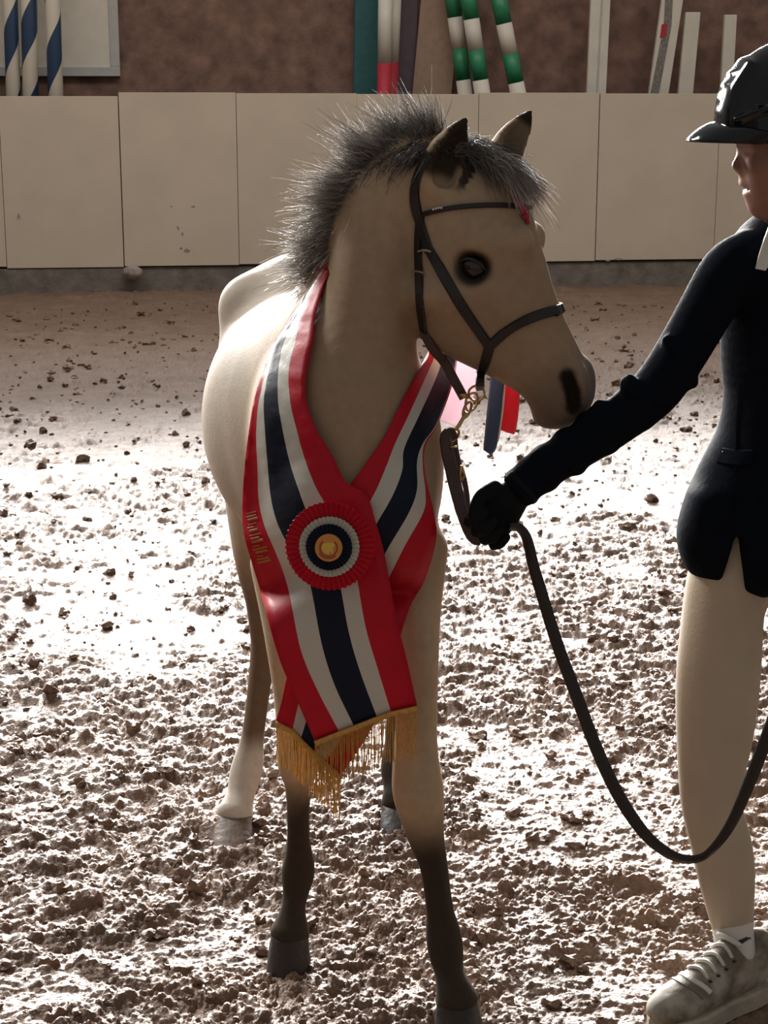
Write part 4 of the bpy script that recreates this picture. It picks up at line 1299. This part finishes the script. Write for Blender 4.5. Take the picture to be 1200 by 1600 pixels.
def head_field(f):
    f.ball(Q(1238, 190), (.094, .074, .098), .02)
    f.ball(Q(1218, 262), (.060, .060, .072), .03)
    f.ball(Q(1222, 305), (.050, .050, .036), .03)
    f.ball(Q(1262, 270), (.062, .062, .07), .04)
    f.ball(Q(1188, 323), (.0165, .019, .015), .022)                       # chin
    f.limb([(*Q(1168, 226), .0105, .011), (*Q(1161, 242), .0078, .0088), (*Q(1152.5, 256), .0085, .0088), (*Q(1149.5, 261), .0084, .0078)], .010, side=(0, 1, 0))
    for s in (1, -1):
        f.ball(Q(1158, 267, s * .008), (.0085, .0062, .0062), .008)       # nostril wings
        f.ball(Q(1180, 238, s * .030), (.014, .014, .011), .012, sub=True)  # eye hollow
        f.ball(Q(1176, 227, s * .026), (.010, .022, .007), .014)          # brow
        f.ball(Q(1190, 268, s * .036), (.022, .02, .02), .03)             # cheek
    f.ball(Q(1166, 287), (.0115, .019, .0068), .010)                      # lips
    f.ball(Q(1172, 303), (.0105, .017, .0072), .010)
    f.limb([(*Q(1156, 296, -.02), .006, .0016), (*Q(1160, 296, 0), .007, .0018), (*Q(1166, 296, .020), .006, .0016)], .004, sub=True)
    f.ball(Q(1168, 277), (.010, .016, .011), .010)
    for s in (1, -1):
        f.ball(Q(1258, 255, s * .068), (.013, .007, .026), .01)           # ears
    px_limb(f, [(1248, 330, 2.82, 46, .05), (1240, 385, 2.84, 48, .05), (1232, 430, 2.85, 60, .06)], .03)

def hand_field(f, w, scale=1.0, left=False):
    """closed fist round the rein; w = (wrist, knuckle centre) given by photo points"""
    pass

# body: one continuous figure (head bare, the rest under the clothes)
f = Field((.38, 2.50, -.02), (1.14, 3.14, 1.72), .0043)
head_field(f)
px_limb(f, shrink(TORSO_P, .86), .03)
for A in (ARM_L,): px_limb(f, shrink(A, .80), .03)
px_limb(f, shrink(ARM_R, .78)[:4], .03)
for A in (LEG_R, LEG_L): px_limb(f, shrink(A, .88), .03)
px_limb(f, [(1145, 1450, 2.705, 27, .032), (1150, 1495, 2.685, 25, .03), (1142, 1525, 2.665, 24, .026), (1110, 1550, 2.64, 24, .018)], .02)
px_limb(f, [(1321, 1425, 2.95, 24, .030), (1318, 1446, 2.93, 23, .028), (1300, 1474, 2.90, 22, .022)], .02)
BV, BF = f.mesh(2)
body = fast_mesh('body', BV, BF, M_SKIN, person)
PBVH = BVHTree.FromPolygons([tuple(v) for v in BV], [tuple(int(i) for i in q) for q in BF])
# eyes with lids and brows
for s in (1, -1):
    c = Q(1184, 243, s * .031); v = IV * .0116 + c; fast_mesh('eye', v, IF, mat('eye_white', (.7, .68, .66), rough=.15), person)
    v = IV * np.array([.003, .0055, .0055]) + Q(1174, 243, s * .032); fast_mesh('iris', v, IF, M_EYE, person)
    pts = [Q(1172 + 3 * abs(t), 235 + 2.5 * t * t, s * .029 + .015 * t) for t in np.linspace(-1, 1, 9)]
    v, f_ = tube(pts, .0022, 8); link_mesh('eyelid', v, f_, M_SKIN, person, True)
    pts = [Q(1165 + 6 * t, 223 + 2 * t, s * (.014 + .03 * t)) for t in np.linspace(0, 1, 7)]
    v, f_ = tube(pts, .0026, 6); link_mesh('eyebrow', v, f_, M_HAIRP, person, True)
# hair gathered under the helmet at the nape
f = Field(Q(1255, 345) - .12, Q(1300, 225) + .12, .005)
f.ball(Q(1305, 268), (.045, .062, .05), .02); f.ball(Q(1322, 300), (.034, .038, .036), .03)
v, f_ = f.mesh(2); fast_mesh('hair', v, f_, M_HAIRP, person)

# jacket: torso, sleeves and the two cut-away skirt flaps
f = Field((.20, 2.45, .52), (1.16, 3.16, 1.47), .0048)
px_limb(f, TORSO_P[:6], .03)
px_limb(f, ARM_R, .035); px_limb(f, ARM_L, .035)
f.limb(px_rows([(1245, 352, 2.845, 52, .058), (1238, 385, 2.85, 70, .07)]), .04)
# skirt, flaring out and swung to the left
px_limb(f, [(1214, 650, 2.855, 78, .092), (1206, 700, 2.85, 86, .102), (1192, 750, 2.845, 100, .112), (1178, 800, 2.84, 108, .122), (1168, 838, 2.835, 108, .128), (1164, 855, 2.835, 104, .126)], .03)
px_limb(f, [(1100, 780, 2.79, 24, .05), (1092, 830, 2.785, 30, .055), (1102, 858, 2.78, 32, .055), (1112, 872, 2.775, 26, .05)], .03)     # near flap hem
px_limb(f, [(1215, 780, 2.78, 34, .05), (1208, 840, 2.77, 40, .05), (1210, 885, 2.765, 34, .04)], .03)                                     # other flap hem
# cut-away opening between the flaps and hollow under the skirt
px_limb(f, [(1153, 905, 2.70, 20, .14), (1155, 870, 2.70, 13, .14), (1157, 835, 2.70, 6, .12), (1160, 800, 2.69, 3, .07)], .008, None) if False else None
f.limb(px_rows([(1152, 925, 2.70, 19, .10), (1155, 880, 2.70, 12, .10), (1158, 845, 2.705, 6, .09)]), .010, sub=True)
f.limb(px_rows([(1168, 930, 2.86, 84, .095), (1172, 890, 2.86, 84, .095), (1178, 850, 2.86, 76, .088)]), .012, sub=True)
# sleeve and waist folds
for (x0, y0, x1, y1, Yf) in ((985, 590, 1010, 660, 2.685), (925, 640, 955, 700, 2.672), (880, 678, 905, 735, 2.667), (838, 712, 862, 758, 2.664), (1040, 530, 1085, 600, 2.70)):
    a = P(x0, y0, Yf + .026); b = P(x1, y1, Yf + .026); m_ = P((x0 + x1) / 2 + 6, (y0 + y1) / 2, Yf + .012)
    f.limb([(*a, .006, .006), (*m_, .007, .007), (*b, .006, .006)], .018)
for i_, (x, y, r_) in enumerate(((976, 594, .005), (938, 626, .006), (912, 648, .006), (880, 676, .008), (846, 702, .009), (822, 722, .009), (800, 742, .012))):
    f.limb([(*P(x - 2, y + 5, 2.715), r_ * .7, r_ * .7), (*P(x + 9, y + 14, 2.700), r_ * .8, r_ * .7), (*P(x + 26, y + 34, 2.688), r_ * .6, r_ * .6)], .026)
JV, JF = f.mesh(1)
jacket = fast_mesh('jacket', JV, JF, M_JACKET, person)
JBVH = BVHTree.FromPolygons([tuple(v) for v in JV], [tuple(int(i) for i in q) for q in JF])
def on_mesh(bvh, px, py):
    d = unit(ray(px, py)); h = bvh.ray_cast(Vector(CAMV), Vector(d))
    return (np.array(h[0]), np.array(h[1])) if h[0] is not None else (None, None)
def surf_band(bvh, pxs, w, th, m, nm, parent, off=.001, n=5):
    q = catmull(pxs, n); pts, nr = [], []
    for x, y in q:
        h, nn = on_mesh(bvh, x, y)
        if h is not None: pts.append(h + nn * off); nr.append(nn)
    if len(pts) < 2: return None
    v, f_ = band(pts, nr, w, th); return link_mesh(nm, v, f_, m, parent)
surf_band(JBVH, [(1126, 712), (1150, 716), (1176, 716)], .030, .003, M_JACKET, 'pocket_flap', jacket)
surf_band(JBVH, [(1157, 600), (1152, 660), (1150, 720), (1148, 780), (1140, 830)], .003, .002, M_JACKET, 'seam', jacket)
h, nn = on_mesh(JBVH, 1131, 707)
if h is not None: fast_mesh('button', IV * .0045 + h, IF, M_SILVER, jacket)
# shirt collar showing in the neck opening
cv = []
for (x, y, Y) in ((1206, 343, 2.748), (1194, 375, 2.732), (1186, 400, 2.727), (1181, 420, 2.725), (1196, 423, 2.725), (1212, 400, 2.728), (1226, 370, 2.735), (1230, 343, 2.75)): cv.append(P(x, y, Y))
k = len(cv); cv2 = [p + np.array([0, .006, 0]) for p in cv]
col = link_mesh('shirt_collar', cv + cv2, [tuple(range(k)), tuple(range(2 * k - 1, k - 1, -1))] + [(i, k + i, k + (i + 1) % k, (i + 1) % k) for i in range(k)], M_SHIRT, person)

# breeches
f = Field((.38, 2.52, .08), (1.02, 3.14, .98), .005)
px_limb(f, LEG_R, .03); px_limb(f, LEG_L, .03)
px_limb(f, [(1190, 760, 2.86, 82, .098), (1194, 820, 2.865, 96, .102), (1196, 870, 2.865, 100, .100)], .04)
v, f_ = f.mesh(2); breeches = fast_mesh('breeches', v, f_, M_BREECH, person)
BRBVH = BVHTree.FromPolygons([tuple(q) for q in v], [tuple(int(i) for i in q) for q in f_])
# socks
for L_, nm in (([(1144, 1436, 2.707, 33, .039), (1146, 1460, 2.70, 31.5, .038), (1149, 1485, 2.692, 31, .037), (1151, 1508, 2.68, 31, .036), (1149, 1525, 2.672, 29, .033)], 'r'),
               ([(1320, 1412, 2.953, 30, .036), (1320, 1436, 2.94, 28, .034), (1316, 1455, 2.93, 27, .033)], 'l')):
    c = P(L_[1][0], L_[1][1], L_[1][2]); f = Field(c - .16, c + .12, .0042); px_limb(f, L_, .01); v, f_ = f.mesh(2)
    sk = fast_mesh('sock', v, f_, M_SOCK, person)
    if nm == 'r': SBVH = BVHTree.FromPolygons([tuple(q) for q in v], [tuple(int(i) for i in q) for q in f_]); sock_r = sk
surf_band(SBVH, [(1146, 1479), (1153, 1474), (1160, 1470), (1168, 1466), (1172, 1466)], np.array([.001, .005, .009, .008, .007, .003])[[0, 1, 1, 1, 2, 2, 2, 3, 3, 3, 3, 4, 4, 4, 4, 5, 5, 5, 5, 5, 5]], .0008, M_MARK, 'sock_mark', sock_r)

# shoes: upper, sole, toe cap seam, laces
def shoe(heel, toe, hh, parent_name):
    """heel / toe: ground points"""
    root = None
    ax_ = unit(toe - heel); L = np.linalg.norm(toe - heel); sd = np.array([-ax_[1], ax_[0], 0]); up = np.array([0, 0, 1.0])
    S = lambda t, l, z: heel + ax_ * (t * L) + sd * l + up * z
    f = Field(np.minimum(heel, toe) - .07, np.maximum(heel, toe) + .07 + np.array([0, 0, .09]), .0036)
    rows = [(.06, .028, .055), (.2, .033, .058), (.36, .036, .052), (.52, .039, .042), (.68, .042, .034), (.82, .041, .028), (.92, .034, .022), (.97, .024, .016)]
    f.limb([(*S(t, 0, .022 + z * .72), w, z) for t, w, z in rows], .01, side=sd)
    f.limb([(*S(.09, 0, .085), .030, .034), (*S(.20, 0, .090), .032, .037), (*S(.31, 0, .098), .030, .029)], .025, side=ax_)
    f.limb([(*S(.42, 0, .085), .022, .012), (*S(.55, 0, .068), .022, .010), (*S(.66, 0, .056), .02, .008)], .015, side=sd)
    f.chain([(S(.21, 0, .128), np.array([ax_, sd, up]), (.036, .070, .046))], .012, sub=True)
    v, q = f.mesh(1)
    o = fast_mesh('shoe', v, q, M_SHOE, person)
    bv = BVHTree.FromPolygons([tuple(p) for p in v], [tuple(int(i) for i in p) for p in q])
    # sole
    pr = [(0, .026), (.05, .034), (.2, .037), (.4, .036), (.55, .041), (.7, .046), (.85, .043), (.95, .03), (.995, .012)]
    out = [(t, w) for t, w in pr] + [(t, -w) for t, w in reversed(pr)]
    V = [S(t, l, z) for z in (-.008, .020, .026) for t, l in out]; n_ = len(out)
    V = [p if i < 2 * n_ else p + unit(S(.5, 0, 0) - S(out[i - 2 * n_][0], out[i - 2 * n_][1], 0)) * .004 for i, p in enumerate(V)]
    F = [tuple(range(n_ - 1, -1, -1)), tuple(range(2 * n_, 3 * n_))] + [(b * n_ + i, b * n_ + (i + 1) % n_, (b + 1) * n_ + (i + 1) % n_, (b + 1) * n_ + i) for b in (0, 1) for i in range(n_)]
    link_mesh('sole', V, F, M_SOLE, o)
    def drop(t, l):
        h = bv.ray_cast(Vector(S(t, l, .3)), Vector((0, 0, -1))); return (np.array(h[0]), np.array(h[1])) if h[0] is not None else (S(t, l, .05), up)
    for t in (.40, .47, .54, .61):
        pts = [drop(t + .01 * abs(u), u * .024)[0] + up * .003 for u in np.linspace(-1, 1, 9)]
        vv, ff = tube(pts, .0034, 7); link_mesh('lace', vv, ff, M_LACE, o, True)
        for u in (-1, 1):
            h, n2 = drop(t, u * .027); vv = IV * np.array([.0042, .0042, .002]) + h; fast_mesh('eyelet', vv, IF, M_MARK, o)
    pts = [drop(.76 - .05 * u * u, u * .039) for u in np.linspace(-.98, .98, 13)]
    vv, ff = band([p[0] for p in pts], [p[1] for p in pts], .006, .002); link_mesh('toe_seam', vv, ff, mat('shoe_trim', (.16, .145, .12), rough=.6), o)
    pts = [drop(.70 - .06 * u * u, u * .038) for u in np.linspace(-.98, .98, 13)]
    vv, ff = band([p[0] for p in pts], [p[1] for p in pts], .010, .002); link_mesh('overlay', vv, ff, M_LACE, o)
    pts = [S(.345 + .02 * math.cos(a), .026 * math.sin(a), .122 + .006 * math.cos(a)) for a in np.linspace(-1.5, 1.5, 9)]
    vv, ff = tube(pts, .005, 7); link_mesh('tongue', vv, ff, M_LACE, o, True)
    return o
shoe(ground(1192, 1543), ground(1020, 1615), .1, 'r')
shoe(ground(1330, 1478), ground(1225, 1545), .1, 'l')

# gloved hands: palm, four fingers curled round the rein, thumb on top
def fist(wrist, knuck, thumb_side, grip_dir, curl_dir, nm):
    """wrist -> knuck: back of the hand; grip_dir: axis of the held strap (little finger to index); curl_dir: where fingers close to"""
    w = np.asarray(wrist); k = np.asarray(knuck); fw = unit(k - w); g = unit(grip_dir - fw * np.dot(grip_dir, fw)); c = unit(np.cross(fw, g))
    if np.dot(c, curl_dir) < 0: c = -c
    f = Field(np.minimum(w, k) - .11, np.maximum(w, k) + .11, .0034)
    f.limb([(*(w - fw * .035), .027, .029), (*w, .028, .022), (*(w + (k - w) * .5), .038, .019), (*k, .041, .016)], .012, side=g)
    for i, (o_, l1, l2, l3, r) in enumerate(((.030, .036, .027, .020, .0098), (.010, .039, .030, .021, .0102), (-.010, .037, .028, .020, .0098), (-.029, .030, .022, .018, .0088))):
        b = k + g * o_ + c * .002
        p1 = b + (fw * .80 + c * .60) * l1 * .85; p2 = p1 + (-fw * .25 + c * .95) * l2 * .9; p3 = p2 + (-fw * .95 + c * .05) * l3
        f.limb([(*b, r * 1.05, r * 1.05), (*((b + p1) / 2), r * .98, r * .98), (*p1, r * 1.03, r * 1.03), (*((p1 + p2) / 2), r * .93, r * .93), (*p2, r * .95, r * .95), (*p3, r * .82, r * .82)], .0035)
    tb = w + (k - w) * .30 + g * .034 + c * .008
    t1 = tb + fw * .030 + g * .012 + c * .014; t2 = t1 + fw * .026 - g * .006 + c * .014; t3 = t2 + fw * .012 - g * .012 + c * .008
    f.limb([(*tb, .014, .014), (*t1, .0115, .0115), (*t2, .0108, .0108), (*t3, .0085, .0085)], .010)
    v, q = f.mesh(1)
    o = fast_mesh(nm, v, q, M_GLOVE, person)
    vv, ff = tube([w - fw * .022, w - fw * .014, w - fw * .008], np.array([.033, .0345, .033]), 20, False)
    link_mesh('cuff', vv, ff, M_GLOVE, o, True)
    return o
fist(P(806, 772, 2.692), P(762, 817, 2.672), 1, unit(P(750, 780, 2.68) - P(790, 850, 2.68)), P(800, 850, 2.66) - P(770, 800, 2.69), 'glove')
fist(P(1322, 852, 2.68), P(1300, 900, 2.62), 1, np.array([-.6, -.6, .4]), np.array([-.5, .3, -.6]), 'glove')

# helmet: shell with raised front vent panel, peak, harness
helmet = None
f = Field(Q(1090, 280) - .13, Q(1360, 40) + .13, .0034)
f.ball(Q(1234, 178), (.112, .094, .118), .01)
f.ball(Q(1222, 200), (.103, .096, .085), .02)
f.limb([(*Q(1165, 100), .05, .012), (*Q(1140, 140), .052, .012), (*Q(1131, 180), .054, .012), (*Q(1131, 206), .052, .010)], .012, side=(0, 1, 0))   # raised front panel
for (x, y) in ((1147, 118), (1138, 136), (1133, 155), (1130, 176), (1128, 193)):                                                                 # ribs of the grille
    f.limb([(*Q(x + 14, y - 2, -.046), .006, .007), (*Q(x - 2, y, -.02), .006, .008), (*Q(x - 5, y, 0), .006, .008), (*Q(x - 2, y, .02), .006, .008), (*Q(x + 14, y - 2, .046), .006, .007)], .004)
f.limb([(*Q(1140, 186, .06), .005, .005), (*Q(1185, 168, .092), .005, .005), (*Q(1240, 165, .098), .005, .005)], .006)                              # side ridge
# cut below the rim plane
c = Q(1225, 291); f.ball(c, (.26, .2, .078), .006, sub=True)
f.ball(Q(1238, 215), (.095, .080, .10), .004, sub=True)
v, q = f.mesh(1); helmet = fast_mesh('helmet', v, q, M_HELMET, person)
# peak
V, F = [], []
na, nr_ = 25, 7
for i in range(nr_):
    t = i / (nr_ - 1)
    for j in range(na):
        a = -1 + 2 * j / (na - 1)
        half = .094 * (1 - .10 * t)
        lat = half * math.sin(a * math.pi / 2 * .96)
        reach = math.cos(a * math.pi / 2 * .96)
        x0 = 1130 + 62 * (1 - reach)
        x = x0 - t * 58 * reach ** .7
        z = 203 + 19 * t - 12 * (1 - abs(a)) * (1 - t) + 2 * a * a - 9 * math.sin(math.pi * t) * reach
        V.append(Q(x, z, lat))
for i in range(nr_ - 1):
    for j in range(na - 1): F.append((i * na + j, i * na + j + 1, (i + 1) * na + j + 1, (i + 1) * na + j))
pk = link_mesh('peak', V, F, M_HELMET, helmet, True); md = pk.modifiers.new('t', 'SOLIDIFY'); md.thickness = .0055; md.offset = 0
md = pk.modifiers.new('s', 'SUBSURF'); md.levels = md.render_levels = 1
# lower rim and vents
pts = [Q(1230 + 92 * math.cos(a), 214 - 1 * math.cos(a), .092 * math.sin(a)) for a in np.linspace(0, 2 * math.pi, 49)]
vv, ff = tube(pts, .0042, 8, False); link_mesh('rim', vv, ff, M_HELMET, helmet, True)
for (x, y) in ((1170, 164), (1184, 165), (1190, 208)):
    vv = IV * np.array([.006, .004, .0022]) + Q(x, y, .089 if x > 1172 else .082); fast_mesh('vent', vv, IF, M_HELMET, helmet)
for s in (1, -1):
    pts = catmull([Q(1232, 225, s * .080), Q(1228, 280, s * .070), Q(1212, 325, s * .045), Q(1204, 343, s * .012)], 5)
    vv, ff = band(pts, [unit([0, -s, -.2])] * len(pts), .014, .003); link_mesh('chin_strap', vv, ff, M_LEATHER, helmet)
